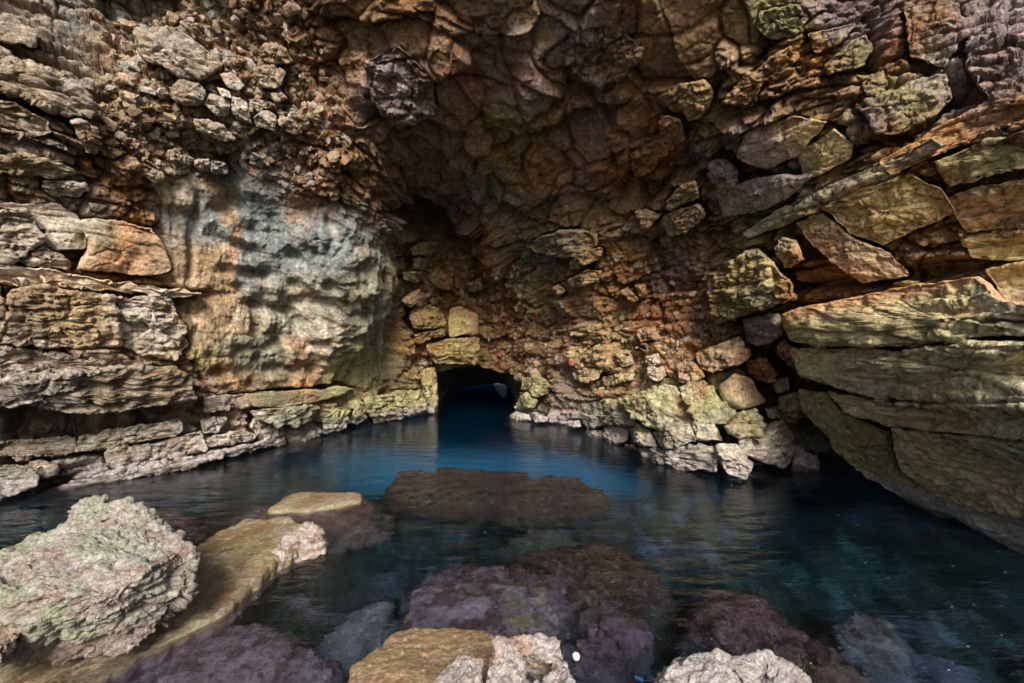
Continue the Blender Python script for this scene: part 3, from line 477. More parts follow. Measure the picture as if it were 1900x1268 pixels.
# macro forms: (u, v, ru, rv, angle, amount)
for (cu, cv, ru, rv, an, am) in [(500,572,44,11,14,-.38),(478,590,14,46,0,-.22),(512,688,24,11,0,-.30),(550,520,60,30,-10,.2),(600,640,60,40,20,.22),(470,510,60,12,8,-.25),(440,455,40,10,15,-.25),(640,600,30,90,0,.25),(610,480,50,70,-10,.2),(560,620,14,60,-25,-.22),(360,440,10,90,4,-.15),(330,540,90,6,5,-.15),(600,420,60,20,-20,.2),(795,405,45,30,0,-1.0),(380,285,50,22,25,-.35),(640,560,60,140,8,.35),
      (300,440,12,60,0,-.1),(150,785,240,20,-3,-.75),(60,800,160,26,0,-.4),(430,330,16,50,5,-.3),(1330,345,20,26,0,-.5),(1650,512,200,14,-8,-.7),(1470,450,90,20,30,-.25),(1440,720,60,60,45,-.9),(1500,830,40,35,35,-.6),
      (1870,470,60,12,0,-.2),(1610,105,20,30,20,-.3),(640,690,30,60,0,-.3),(735,620,12,110,6,-.5),(900,640,14,60,0,-.4),(1005,640,12,60,0,-.35),(560,735,150,10,-4,-.4),(330,395,40,12,10,-.1),(190,285,14,30,0,-.4),(100,255,60,8,20,-.3),(80,165,90,8,22,-.3),(60,100,80,8,25,-.25),
      (1660,930,110,40,28,-1.2),(1780,980,140,60,32,-1.5),(1950,1090,160,80,35,-1.5),(860,400,60,20,30,.3),(920,430,30,70,-35,.45),(960,520,25,60,-35,.5),(1180,320,60,14,-50,-.3),(1100,380,70,14,10,-.25),(730,250,90,60,20,-.5),(990,150,60,90,10,.3),(1050,230,150,16,-12,-.3)]:
    a = math.radians(an); du = uf-cu; dw = vf-cv; x = (du*math.cos(a)+dw*math.sin(a))/ru; y = (-du*math.sin(a)+dw*math.cos(a))/rv
    D = D+(am*np.exp(-(x*x+y*y)**1.3)).astype(f32)
# the joints round each traced block
for b in BL:
    p = np.array(b[4]); x0, y0 = p.min(0)-25; x1, y1 = p.max(0)+25
    s = np.where((uf > x0) & (uf < x1) & (vf > y0) & (vf < y1))[0]
    if len(s) == 0: continue
    sdv = poly_sd(uf[s], vf[s], b[4])
    D[s] -= ((.10 if b[8] == g6 or (b[8] == g5 and b[1] < .7) else min(0.22, 0.06+b[1]*0.3))*(1-sstep(-2, 7, sdv))).astype(f32)
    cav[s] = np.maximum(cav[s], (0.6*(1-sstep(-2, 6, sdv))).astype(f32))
P1 = P0+N0*D[:, None]
keep_v = (P1[:, 2] > -6.0)
nr, nc = SH
idx = np.arange(nr*nc).reshape(nr, nc)
Fq = np.stack([idx[:-1, :-1], idx[:-1, 1:], idx[1:, 1:], idx[1:, :-1]], -1).reshape(-1, 4)
Fq = Fq[:, ::-1]
inh = poly_sd(uf, vf, TUN)+9*fbm(np.stack([uf*.05, vf*.05, uf*0], 1).astype(f32), 1, 4, 44) < 0
ok = keep_v[Fq].all(1) & ~inh[Fq].any(1)
Fq = Fq[ok]
fc_u = uf[Fq].mean(1); fc_v = vf[Fq].mean(1)
# colour
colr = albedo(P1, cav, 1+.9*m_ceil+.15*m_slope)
wst = (m_smooth*0.7)[:, None]   # mineral streaks running down the buttress
st = fbm(np.stack([uf*0.10+1.0*fbm(P0, 1.0, 2, 501), vf*0.003, uf*0], 1).astype(f32), 1.0, 4, 502)
colr = colr*(1+wst*1.0*st[:, None]); colr = np.clip(colr, .02, .8)
def sub_shell(name, sel, mat):
    f = Fq[sel]; used = np.unique(f); remap = np.full(nr*nc, -1, np.int64); remap[used] = np.arange(len(used))
    o = mesh_obj(name, P1[used], remap[f], mat, colr[used]); tag(o, kind='structure'); return o
bl = poly_sd(fc_u, fc_v, [(-2000,-700),(560,-700),(610,150),(650,300),(740,420),(760,560),(770,700),(806,700),(806,1400),(-2000,1400)]) < 0
br = poly_sd(fc_u, fc_v, [(3500,-700),(1900,-700),(1700,100),(1400,330),(1150,430),(985,520),(965,690),(962,1400),(3500,1400)]) < 0
bb = (~bl) & (~br) & (fc_v > 425)
sub_shell('cave_wall_left', bl, M_ROCK); sub_shell('cave_wall_right', br, M_ROCK)
sub_shell('cave_wall_back', bb, M_ROCK); sub_shell('cave_roof', (~bl) & (~br) & (~bb), M_ROCK)

# ------------------------------------------------------------------ generic stone from a traced outline
def resample(P, n):
    P = np.asarray(P, float); Q = np.vstack([P, P[:1]]); L = np.concatenate([[0], np.cumsum(np.linalg.norm(np.diff(Q, axis=0), axis=1))])
    s = np.linspace(0, L[-1], n, endpoint=False); out = np.stack([np.interp(s, L, Q[:, k]) for k in range(Q.shape[1])], 1)
    for _ in range(max(1, n//200)): out = 0.5*out+0.25*(np.roll(out, 1, 0)+np.roll(out, -1, 0))
    return out
def stone_mesh(bnd, axis, bulge, pw, skirt, rings, seed=0, ksk=8, taper=0.75, facets=None):
    """bnd (n,3) outline; domed front along axis, sides falling back along skirt (vector or (n,3)), closed behind"""
    n = len(bnd); c = bnd.mean(0); V = [c[None]+axis*bulge]; bs = bnd.copy(); nk = max(2, n//14)
    ker = np.hanning(nk*2+3)[1:-1]; ker /= ker.sum(); h_ = len(ker)//2; bp_ = np.concatenate([bnd[-h_:], bnd, bnd[:h_]])
    bs = np.stack([np.convolve(bp_[:, q_], ker, 'valid') for q_ in range(3)], 1); b_full = bnd
    for r in range(1, rings+1):
        t = 1-(1-r/rings)**1.35
        h = max(0.0, 1-t**pw)**(1/min(pw, 2.6)); bnd = bs+(b_full-bs)*t**10
        off = np.full(n, h)
        if facets is not None:
            for (dx_, k_) in facets: off = np.minimum(off, k_+((bnd-c)@dx_)*t)
        V.append(c+(bnd-c)*t+axis*(bulge*off)[:, None])
    bnd = b_full; sk = np.broadcast_to(skirt, (n, 3))
    for k in range(1, ksk+1):
        q = k/ksk; sc = 1-(1-taper)*q**1.5
        V.append(c+(bnd-c)*sc+sk*q)
    V.append(c[None]+sk.mean(0)*1.02); VV = np.concatenate(V)
    tot = rings+ksk; Fs = []
    j = np.arange(n); jn = (j+1) % n
    for r in range(tot-1):
        a = 1+r*n; b = 1+(r+1)*n
        q = np.stack([a+j, a+jn, b+jn, b+j], 1); Fs.append(q)
    fan = np.stack([0*j, 1+j, 1+jn, 1+jn], 1)
    last = 1+(tot-1)*n; end = np.stack([last+jn, last+j, 0*j+len(VV)-1, 0*j+len(VV)-1], 1)
    return VV, np.concatenate(Fs), fan[:, :3], end[:, :3]
def vnorm(V, Fq_, tris):
    N_ = np.zeros_like(V)
    q = V[Fq_]; nn = np.cross(q[:, 2]-q[:, 0], q[:, 3]-q[:, 1])
    for k in range(4): np.add.at(N_, Fq_[:, k], nn)
    for T in tris:
        q = V[T]; nn = np.cross(q[:, 1]-q[:, 0], q[:, 2]-q[:, 0])
        for k in range(3): np.add.at(N_, T[:, k], nn)
    return N_/np.maximum(np.linalg.norm(N_, axis=1, keepdims=True), 1e-9)
def poly_obj(name, V, quads, tris, mat, col, parent=None):
    V = V.astype(f32); o0 = V.mean(0)
    me = bpy.data.meshes.new(name); VV = V-o0
    me.vertices.add(len(V)); me.vertices.foreach_set('co', VV.ravel())
    T = np.concatenate(tris); li = np.concatenate([quads.ravel(), T.ravel()]).astype(np.int32)
    me.loops.add(len(li)); me.loops.foreach_set('vertex_index', li)
    nq, nt_ = len(quads), len(T)
    me.polygons.add(nq+nt_)
    me.polygons.foreach_set('loop_start', np.concatenate([np.arange(nq)*4, nq*4+np.arange(nt_)*3]).astype(np.int32))
    me.polygons.foreach_set('loop_total', np.concatenate([np.full(nq, 4), np.full(nt_, 3)]).astype(np.int32))
    me.polygons.foreach_set('use_smooth', np.ones(nq+nt_, bool)); me.update(calc_edges=True)
    ca = me.color_attributes.new('Col', 'FLOAT_COLOR', 'POINT'); c4 = np.ones((len(V), 4), f32); c4[:, :3] = col; ca.data.foreach_set('color', c4.ravel())
    me.materials.append(mat)
    o = bpy.data.objects.new(name, me); COL.objects.link(o); o.location = [float(x) for x in o0]
    if parent: o.parent = parent
    return o
def orient(V, quads, tris):
    n = vnorm(V, quads, tris)
    if (n*(V-V.mean(0))).sum() < 0:
        quads = quads[:, ::-1]; tris = [t[:, ::-1] for t in tris]; n = -n
    return quads, tris, n

for i, (name, lift, bulge, pw, poly, label, ck, cat, grp, back) in enumerate(BL):
    if grp == g6 or (grp == g5 and lift < .7): lift *= .25; bulge *= .6; poly = [tuple(np.array(poly).mean(0)+(np.array(q_)-np.array(poly).mean(0))*1.05) for q_ in poly]
    elif grp in (g1, g3) and lift < .5: lift *= .6
    elif grp == g2: lift *= .75
    per = resample(poly, 400); L = np.linalg.norm(np.diff(np.vstack([per, per[:1]]), axis=0), axis=1).sum()
    n = int(np.clip(L/2.6, 44, 520)); b2 = resample(poly, n)
    jt = fbm(np.stack([b2[:, 0]*0.05, b2[:, 1]*0.05, b2[:, 0]*0+i], 1).astype(f32), 1.0, 4, 600+i)*min(7 if grp != g5 else 3.5, L*0.014)
    tg = np.roll(b2, -1, 0)-np.roll(b2, 1, 0); nm = np.stack([tg[:, 1], -tg[:, 0]], 1); nm /= np.maximum(np.linalg.norm(nm, axis=1, keepdims=True), 1e-6)
    b2 = b2+nm*jt[:, None]
    Zs = baseZ(b2[:, 0], b2[:, 1])
    # the face of a block is flatter than the wall it sits in
    A = np.stack([b2[:, 0], b2[:, 1], np.ones(n)], 1); inn = (b2[:, 0] > -80) & (b2[:, 0] < 1980); co, *_ = np.linalg.lstsq(A[inn], Zs[inn], rcond=None); Zf = np.where(inn, A@co, Zs)
    edge_ = np.clip(np.maximum(-80-b2[:, 0], b2[:, 0]-1980)/120, 0, 1); Zf = np.where(inn, Zf, (A@co)*(1-edge_)+Zs*edge_)
    Zs = (0.35*Zs+0.65*Zf)-lift
    bnd = pt(b2[:, 0], b2[:, 1], Zs); cc = bnd.mean(0)
    rdir = bnd-np.array([0, 0, CH]); rdir /= np.linalg.norm(rdir, axis=1, keepdims=True)
    # outward axis: mix of the wall normal and the direction to the room
    nrm = np.zeros(3)
    d0 = bnd-cc
    for k in range(n): nrm += np.cross(d0[k], d0[(k+1) % n])
    nrm /= np.linalg.norm(nrm)+1e-9
    if nrm@rdir.mean(0) > 0: nrm = -nrm
    ax = nrm*0.75-rdir.mean(0)*0.25; ax /= np.linalg.norm(ax)
    dep = lift+back
    rad_px = min(np.ptp(b2[:, 0]), np.ptp(b2[:, 1])); rings = int(np.clip(rad_px/2/1.9, 8, 90))
    rs_ = np.random.RandomState(i+50); Rr = np.linalg.norm(d0, axis=1).mean(); fcs = []
    for _ in range(4):
        w_ = rs_.randn(3); w_ -= ax*(w_@ax); w_ /= np.linalg.norm(w_); fcs.append((w_*rs_.uniform(.4, .9)/Rr, rs_.uniform(.55, 1.0)))
    V, q, t1, t2 = stone_mesh(bnd, ax, bulge, pw, rdir*dep, rings, i, 12, 0.9, fcs)
    V[0] = V[1:1+n].mean(0)
    q, tr, nn = orient(V, q, [t1, t2])
    V = V.astype(f32); sz = math.sqrt(abs(0.5*np.sum(b2[:, 0]*np.roll(b2[:, 1], -1)-np.roll(b2[:, 0], -1)*b2[:, 1])))/F*Zs.mean()
    k = float(np.clip(sz/1.2, 0.25, 1.0))
    smoothy = 0.25 if 'smooth' in label else 1.0
    edge = np.concatenate([[1.0], np.repeat([1-0.75*sstep(0.9, 1.0, r/rings) for r in range(1, rings+1)], n), np.full(n*12+1, 0.3)]).astype(f32)
    if grp == g5: smoothy = 0.42
    Dd, cv = rockdisp(V, big=0.22*k*smoothy, med=0.75*k*smoothy, small=1.0*smoothy, bed=0.30*k, seed=i, fine=1.0*smoothy)
    if 'smooth brown' in label or 'orange brown' in label and smoothy < 1:
        a_, b_, t_, c_ = voro(V*2.6, 900); Dd += -0.09*np.exp(-(a_/0.4)**2)
    l_, gl_ = layers(V, .10+.16*k, .0, i, 1.6/k); Dd = Dd+.045*k*l_*smoothy; cv = np.maximum(cv, gl_*.6*smoothy)
    V = V+nn.astype(f32)*(Dd*edge)[:, None]
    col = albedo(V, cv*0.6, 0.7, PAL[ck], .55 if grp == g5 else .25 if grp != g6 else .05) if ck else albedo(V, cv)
    if label.startswith('great yellow slab'):
        uu_, vv_ = uv_of(V); top = np.interp(uu_, [1449, 1560, 1816, 1860], [588, 556, 512, 552])
        rm = sstep(26, 8, vv_-top+14*fbm(V, 2.5, 3, 66))[:, None]*.75; col = col*(1-rm)+rm*np.array((.50,.24,.11), f32)
    o = poly_obj(name, V, q, tr, M_SMOOTH if smoothy < .5 else M_ROCK, col)
    tag(o, label, cat, grp)

# ------------------------------------------------------------------ tunnel to the sea
tb = resample([p for p in TUN], 150)
tc_ = tb.mean(0); tb = tc_+(tb-tc_)*np.array([1.22, 1.06]); tz = baseZ(tb[:, 0], tb[:, 1]); ring0 = pt(tb[:, 0], tb[:, 1], tz+0.35)
ring0[:, 2] = np.maximum(ring0[:, 2], -5.5)
end_p = np.array([(-3.4,-4.5),(-3.5,-1.5),(-3.4,-.5),(-2.6,-.22),(-1.4,.04),(-.7,.12),(-.3,.13),(-.2,-.3),(-.2,-2),(-.2,-4.5),(0,-4.6),(-2,-4.6)], float)
# match the order of the first ring: starts at lower left of the arch and runs clockwise over the top
end_p[:, 1] -= .05; end_p[[0,8,9,10,11], 1] += 1.8
e3 = resample(np.vstack([end_p[2:], end_p[:2]]), 150)
mid_p = np.array([(-3.0,.0),(-3.1,.7),(-2.6,1.25),(-1.6,1.2),(-.7,.85),(-.1,.5),(.15,.2),(.2,-.3),(.25,-1),(.3,-4.6),(-1,-4.8),(-3,-4.8)], float)
m3 = resample(mid_p, 150)
rings = []; NT = 70
for k in range(NT+1):
    s = k/NT
    if s < .5:
        a = s/.5; pxz = ring0[:, [0, 2]]*(1-a)+m3*a; yy = ring0[:, 1]*(1-a)+20.5*a
    else:
        a = (s-.5)/.5; pxz = m3*(1-a)+e3*a; yy = np.full(150, 20.5+6.5*a)
    rings.append(np.stack([pxz[:, 0], yy, pxz[:, 1]], 1))
TV = np.concatenate(rings).astype(f32)
j = np.arange(150); jn = (j+1) % 150
TF = np.concatenate([np.stack([r*150+j, r*150+jn, (r+1)*150+jn, (r+1)*150+j], 1) for r in range(NT)])
cen = np.repeat(np.stack([r.mean(0) for r in rings]), 150, 0)
nd = cen-TV; nd[:, 1] = 0; nd /= np.linalg.norm(nd, axis=1, keepdims=True)
amp = np.repeat(np.clip(np.arange(NT+1)/8, 0, 1), 150)*(1-0.75*np.repeat(np.clip((np.arange(NT+1)-NT*.8)/(NT*.2), 0, 1), 150))
Dt, ct = rockdisp(TV, .5, .7, 1, .4, seed=5)
TV2 = (TV+nd*(Dt*amp)[:, None]).astype(f32)
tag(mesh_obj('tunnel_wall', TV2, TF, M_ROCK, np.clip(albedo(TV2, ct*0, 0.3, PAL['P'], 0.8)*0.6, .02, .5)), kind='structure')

# ------------------------------------------------------------------ sea bed
nx, ny = 620, 420
ys = np.exp(np.linspace(math.log(1.15), math.log(34), ny)); xs = np.linspace(-1, 1, nx)
XX = xs[None, :]*(ys[:, None]*1.25+1.5); YY = np.broadcast_to(ys[:, None], XX.shape)
def ss(a, b, x): return sstep(a, b, x)
PB = np.stack([XX.ravel(), YY.ravel(), XX.ravel()*0], 1).astype(f32)
x, y = PB[:, 0], PB[:, 1]
chan = ss(8.6, 11.2, y)*(1-ss(1.5, 3.4, np.abs(x+0.3)/(1.0+0.07*y)))
zb = -1.15-0.8*ss(3.5, 8, y)-1.7*chan
zb = zb-0.25*ss(1.5, 4.5, x)*(1-ss(7, 10, y))
rock = 1-chan
a, b, t, c = voro(PB*1.15+3.3, 700); a2, b2_, t2, c2 = voro(PB*3.0, 710); a3, b3, t3, c3 = voro(PB*8.0, 711)
zb = zb+rock*(0.85*np.clip(0.62-a, -0.2, 1)*(0.3+c)+0.25*np.clip(0.55-a2, -.2, 1)*(0.3+c2)+0.08*(0.5-a3)+0.12*fbm(PB, 4, 5, 720, .55, True))+chan*0.05*fbm(PB, 2, 3, 730)
PB[:, 2] = np.minimum(zb, -0.35)
gi = np.arange(nx*ny).reshape(ny, nx)
FB = np.stack([gi[:-1, :-1], gi[:-1, 1:], gi[1:, 1:], gi[1:, :-1]], -1).reshape(-1, 4)
n1 = fbm(PB, 1.3, 4, 740); n2 = fbm(PB, 5, 4, 741); n3 = fbm(PB, 14, 3, 742)
dark = np.array((.05,.055,.05), f32); purp = np.array((.34,.19,.27), f32); red = np.array((.12,.035,.035), f32); gr = np.array((.16,.20,.17), f32); sand = np.array((.50,.66,.62), f32)
cb = np.broadcast_to(dark, PB.shape)*(1+0.5*n3[:, None])
w_ = (ss(.15, .4, .8*n2+.9*n1)*0.8)[:, None]; cb = cb*(1-w_)+purp*w_*(1+.4*n3[:, None])
w_ = (ss(.15, .5, fbm(PB, 2.2, 4, 743))*0.6)[:, None]; cb = cb*(1-w_)+red*w_
w_ = (ss(.3, .5, fbm(PB, 3.5, 4, 744))*0.8)[:, None]; cb = cb*(1-w_)+gr*w_*(1+.4*n3[:, None])
w_ = (chan**2)[:, None]; cb = cb*(1-w_)+sand*w_*(1-.9*ss(12.5, 15.5, y))[:, None]
tag(mesh_obj('sea_bed', PB, FB, M_SUB, np.clip(cb, .01, .75)), kind='structure')

# ------------------------------------------------------------------ unseen ground behind the camera, added to bounce light onto the roof
gx = np.linspace(-16, 16, 90); gy = np.concatenate([np.linspace(-30, 1.1, 80)]); GX, GY = np.meshgrid(gx, gy)
PG = np.stack([GX.ravel(), GY.ravel(), GX.ravel()*0], 1).astype(f32)
zg = -1.5+2.3*ss(1.2, -5, PG[:, 1])+0.45*fbm(PG, .5, 4, 760)
PG[:, 2] = zg
gi = np.arange(PG.shape[0]).reshape(GX.shape); FG = np.stack([gi[:-1, :-1], gi[:-1, 1:], gi[1:, 1:], gi[1:, :-1]], -1).reshape(-1, 4)
cg = np.array((.42,.37,.31), f32)*(1+.3*fbm(PG, 2, 3, 761)[:, None])
tag(mesh_obj('bounce_ground', PG, FG, M_ROCK, cg), kind='structure')

# ------------------------------------------------------------------ rocks in and at the pool
def pool_rock(name, pts, zs, bulge, pw, depth, label, cat, mat, colf, big=.4, med=.5, small=.7, taper=1.4, grp=None, seed=0, dens=5, axis=(0, 0, 1), jitter=10, sk=None, fine=.7, bed=.2, parent=None, extra=None):
    n = len(pts); pp = np.array(pts, float); zz = np.broadcast_to(np.asarray(zs, float), (n,))
    ctl = np.concatenate([pp, zz[:, None]], 1)
    L = np.linalg.norm(np.diff(np.vstack([pp, pp[:1]]), axis=0), axis=1).sum(); m = int(np.clip(L/dens, 60, 620))
    r = resample(ctl, m)
    jt = fbm(np.stack([r[:, 0]*0.03, r[:, 1]*0.03, r[:, 0]*0+seed], 1).astype(f32), 1.0, 5, 800+seed)*jitter
    tg = np.roll(r[:, :2], -1, 0)-np.roll(r[:, :2], 1, 0); nm = np.stack([tg[:, 1], -tg[:, 0]], 1); nm /= np.maximum(np.linalg.norm(nm, axis=1, keepdims=True), 1e-6)
    r[:, :2] += nm*jt[:, None]
    bnd = np.array([under(a_, b_, c_) for a_, b_, c_ in r])
    ax = np.array(axis, float); ax /= np.linalg.norm(ax)
    rings = int(np.clip(min(np.ptp(pp[:, 0]), np.ptp(pp[:, 1]))/dens*0.55, 12, 120))
    V, q, t1, t2 = stone_mesh(bnd, ax, bulge, pw, np.array(sk if sk is not None else (0, 0, -depth), float), rings, seed, 26, taper)
    q, tr, nn = orient(V, q, [t1, t2]); dist = float(np.linalg.norm(bnd.mean(0)-np.array([0, 0, CH])))
    V, Tn, nn = even_mesh(V, q, tr, max(.009, dist*.0036)); q = np.zeros((0, 4), np.int32); tr = [Tn]
    e_ = np.ones(len(V), f32)
    D_, c_ = rockdisp(V*1.6+seed*3.1, big=big, med=med, small=small, bed=bed, seed=seed, fine=fine)
    D_ = D_/1.6
    if extra is not None: D_ = D_+extra(V)
    V = V+nn.astype(f32)*(D_*e_)[:, None]
    o = poly_obj(name, V, q, tr, mat, np.clip(colf(V, c_), .01, .85), parent)
    if label: tag(o, label, cat, grp)
    return o
def even_mesh(V, q, tris, vox):
    """the same solid with an even skin of small faces"""
    me = bpy.data.meshes.new('tmp'); fs = [tuple(int(x) for x in f) for f in q]+[tuple(int(x) for x in f) for T in tris for f in T]
    me.from_pydata([tuple(float(x) for x in v) for v in V], [], fs); me.update()
    o = bpy.data.objects.new('tmp', me); COL.objects.link(o)
    md = o.modifiers.new('r', 'REMESH'); md.mode = 'VOXEL'; md.voxel_size = vox; md.use_smooth_shade = True
    sm = o.modifiers.new('s', 'SMOOTH'); sm.iterations = 4; sm.factor = .5
    dg = bpy.context.evaluated_depsgraph_get(); dg.update(); e = o.evaluated_get(dg); m2 = e.to_mesh()
    n = len(m2.vertices); co = np.zeros(n*3, f32); m2.vertices.foreach_get('co', co); nr_ = np.zeros(n*3, f32); m2.vertices.foreach_get('normal', nr_)
    m2.calc_loop_triangles(); t = np.zeros(len(m2.loop_triangles)*3, np.int32); m2.loop_triangles.foreach_get('vertices', t)
    co = co.reshape(-1, 3).copy(); nr_ = nr_.reshape(-1, 3).copy(); t = t.reshape(-1, 3).copy()
    e.to_mesh_clear(); bpy.data.objects.remove(o); bpy.data.meshes.remove(me)
    return co, t, nr_
def mix(a, b, w): return a*(1-w)+np.array(b, f32)*w
def col_big(V, c):
    n = fbm(V, 3, 4, 1); n2 = fbm(V, 12, 4, 2); n3 = fbm(V*np.array([1, 1, 2.5], f32), 7, 4, 3)
    o = np.broadcast_to(np.array((.45,.40,.35), f32), V.shape)*(1+.35*n2[:, None])
    o = mix(o, (.36,.17,.11), (ss(.1, .6, n3+.4*n)*.5+c*.25).clip(0, .8)[:, None])
    a_, b_, t_, c2_ = voro(V*np.array([5, 5, 9], f32)+fbm(V, 4, 2, 6)[:, None]*.5, 77)
    peb = (ss(.0, .16, b_-a_)*(c2_ > .45))[:, None]; o = mix(o, (.50,.49,.44), peb*.75)
    g = (ss(.0, .9, -(V[:, 0]+2.3))*ss(-.35, .25, n)).clip(0, 1)[:, None]
    o = mix(o, (.29,.34,.19), g*(.08+.5*peb))
    w = ss(.45, .2, V[:, 2]+.1*n)[:, None]; o = mix(o, (.22,.13,.11), w*.6)
    return mix(o, (.54,.51,.48), (ss(.1, .5, n2-.3*n3)*.5)[:, None])
def extra_peb(V):
    a_, b_, t_, c2_ = voro(V*np.array([5, 5, 9], f32)+fbm(V, 4, 2, 6)[:, None]*.5, 77)
    return (0.022*ss(.0, .2, b_-a_)*(c2_ > .45)).astype(f32)+0.05*fbm(V, 3, 5, 92, .6)
# foreground boulders: unions of angular hulls, reskinned evenly, then broken up
import bmesh
def hull_rock(name, hulls, label, cat, mat, colf, seed, big=.28, med=.32, small=.5, vox=.009, extra=None, fine=1.0, shrink=.97):
    bm = bmesh.new()
    for hp in hulls:
        h = np.array(hp, float); P_ = pt(h[:, 0], h[:, 1], h[:, 2]); c = P_.mean(0); P_ = c+(P_-c)*shrink
        b2 = bmesh.new()
        for p in P_: b2.verts.new(p)
        r = bmesh.ops.convex_hull(b2, input=b2.verts[:])
        bmesh.ops.delete(b2, geom=[v for v in b2.verts if not v.link_faces], context='VERTS')
        bmesh.ops.recalc_face_normals(b2, faces=b2.faces[:])
        mp = {v: bm.verts.new(v.co) for v in b2.verts}
        for f in b2.faces: bm.faces.new([mp[v] for v in f.verts])
        b2.free()
    bm.verts.index_update(); V = np.array([v.co[:] for v in bm.verts]); T = np.array([[v.index for v in f.verts] for f in bm.faces]); bm.free()
    V, Tn, nn = even_mesh(V, np.zeros((0, 4), int), [T], vox)
    D_, c_ = rockdisp(V*1.8+seed*3.1, big=big, med=med, small=small, bed=.2, seed=seed, fine=fine); D_ = D_/1.8
    l_, g_ = layers(V, .07, .35, seed, 3.5); D_ = D_+.011*l_; c_ = np.maximum(c_, g_*.5)
    if extra is not None: D_ = D_+extra(V)
    V = V+nn*D_[:, None].astype(f32)
    o = poly_obj(name, V, np.zeros((0, 4), np.int32), [Tn], mat, np.clip(colf(V, c_), .01, .85)); tag(o, label, cat); return o
def pits(V):
    a_, b_, t_, c_ = voro(V*11, 333); return -.022*np.exp(-(a_/.33)**2)*(c_ > .55)+.02*fbm(V, 9, 4, 334, .6)
hull_rock('boulder', [[(-80,1045,3.9),(0,1024,4.0),(118,970,4.3),(200,955,4.45),(292,972,4.4),(330,988,4.2),(356,1004,4.0),(364,1038,3.9),(352,1080,3.75),(347,1110,3.7),(300,1165,3.6),(235,1212,3.5),(90,1212,3.35),(-80,1235,3.2),(60,1110,3.12),(215,1105,3.2),(285,1050,3.45),(150,1010,3.75),(-80,1120,3.1),(0,1050,4.9),(250,1010,4.9),(300,1130,4.4),(0,1220,4.3)],
  [(116,975,4.25),(128,940,4.35),(158,923,4.45),(190,928,4.5),(205,960,4.3),(150,992,4.1),(160,950,4.9)], [(196,950,4.4),(212,932,4.45),(242,926,4.5),(278,944,4.45),(298,972,4.3),(250,992,4.1),(200,990,4.15),(240,960,4.9)],
  [(170,1170,3.45),(250,1150,3.5),(300,1165,3.6),(240,1222,3.45),(150,1225,3.35),(190,1200,3.8)]],
  'big rough foreground boulder with green tinged pebbly face, lower left', 'boulder', M_NEAR, col_big, 3, extra=lambda V: extra_peb(V)+pits(V))
def col_slab(V, c):
    n = fbm(V, 2.2, 4, 11); n2 = fbm(V, 9, 4, 12); n3 = fbm(V, 30, 2, 13)
    o = np.broadcast_to(np.array((.27,.215,.15), f32), V.shape)*(1+.25*n2+.2*n3)[:, None]
    o = mix(o, (.21,.135,.055), (ss(-.3, .4, n)*.75)[:, None]); o = mix(o, (.28,.26,.14), (ss(.1, .5, fbm(V, 3, 3, 15))*.6)[:, None])
    o = mix(o, (.13,.075,.03), (ss(.0, .45, fbm(V*np.array([1.6, .8, 1], f32), 2.6, 5, 16, .6))*.75)[:, None]); o = mix(o, (.16,.15,.07), (ss(.1, .4, fbm(V, 4, 4, 17))*.5)[:, None])
    o = mix(o, (.06,.045,.035), (ss(.28, .5, fbm(V, 14, 4, 14, .6))*.7)[:, None]); o = mix(o, (.42,.37,.31), (ss(.3, .5, fbm(V, 20, 3, 18))*.5)[:, None])
    low = ss(-.03, -.14, V[:, 2]+.04*n2)[:, None]; o = mix(o, (.30,.17,.25), low*.8)
    o = mix(o, (.13,.045,.05), low*(ss(.0, .4, n2))[:, None]*.8); return o
def col_crust(V, c):
    n2 = fbm(V, 14, 4, 22); o = np.broadcast_to(np.array((.55,.47,.42), f32), V.shape)*(1+.35*n2[:, None])
    o = mix(o, (.36,.18,.12), (ss(.1, .5, fbm(V, 7, 4, 23))*.7)[:, None]); return mix(o, (.05,.04,.04), (ss(.3, .6, fbm(V, 18, 3, 24))*.7)[:, None])
slab1 = pool_rock('stone_slab', [(455,965),(520,963),(592,975),(594,990),(560,1010),(515,1035),(470,1085),(420,1135),(330,1190),(260,1225),(200,1262),(150,1330),(-80,1330),(-80,1200),(60,1170),(230,1110),(330,1040),(400,990)],
   [.16,.18,.2,.18,.15,.12,.08,.03,-.02,-.05,-.08,-.1,-.04,.02,.05,.1,.14,.16], .03, 8, .32, 'long flat ochre stone slab running out from under the big foreground boulder', 'stone slab', M_SLAB, col_slab, big=.04, med=.07, small=.35, taper=.98, seed=21, jitter=7, fine=.7, bed=0)
pool_rock('crusted_rim', [(520,1003),(545,985),(572,972),(592,976),(595,990),(580,1003),(548,1015),(518,1030),(508,1020)], [.19,.22,.25,.25,.22,.19,.17,.15,.17], .05, 3, .2, None, None, M_NEAR, col_crust, big=.1, med=.4, small=1.2, seed=22, jitter=4, parent=None)
rim = COL.objects['crusted_rim']; rim.parent = slab1; rim.location = rim.location-slab1.location; rim['label'] = 'rough white and rust crust on the raised far corner of the slab'
def col_tan(V, c):
    n2 = fbm(V, 10, 4, 31); n3 = fbm(V, 40, 2, 32); o = np.broadcast_to(np.array((.40,.30,.21), f32), V.shape)*(1+.25*n2+.25*n3)[:, None]
    wet = ss(2.75, 2.95, V[:, 1]+.12*fbm(V, 3, 3, 34))[:, None]; o = mix(o, (.27,.185,.09), wet*.85)
    o = mix(o, (.30,.17,.10), (ss(.05, .5, fbm(V, 5, 4, 35))*.6)[:, None]); o = mix(o, (.09,.055,.04), (ss(.3, .5, fbm(V, 16, 4, 33, .6))*.75)[:, None]); o = mix(o, (.52,.46,.40), (ss(.28, .5, fbm(V, 24, 3, 36))*.5)[:, None])
    return mix(o, (.26,.14,.22), ss(-.02, -.12, V[:, 2])[:, None]*.8)
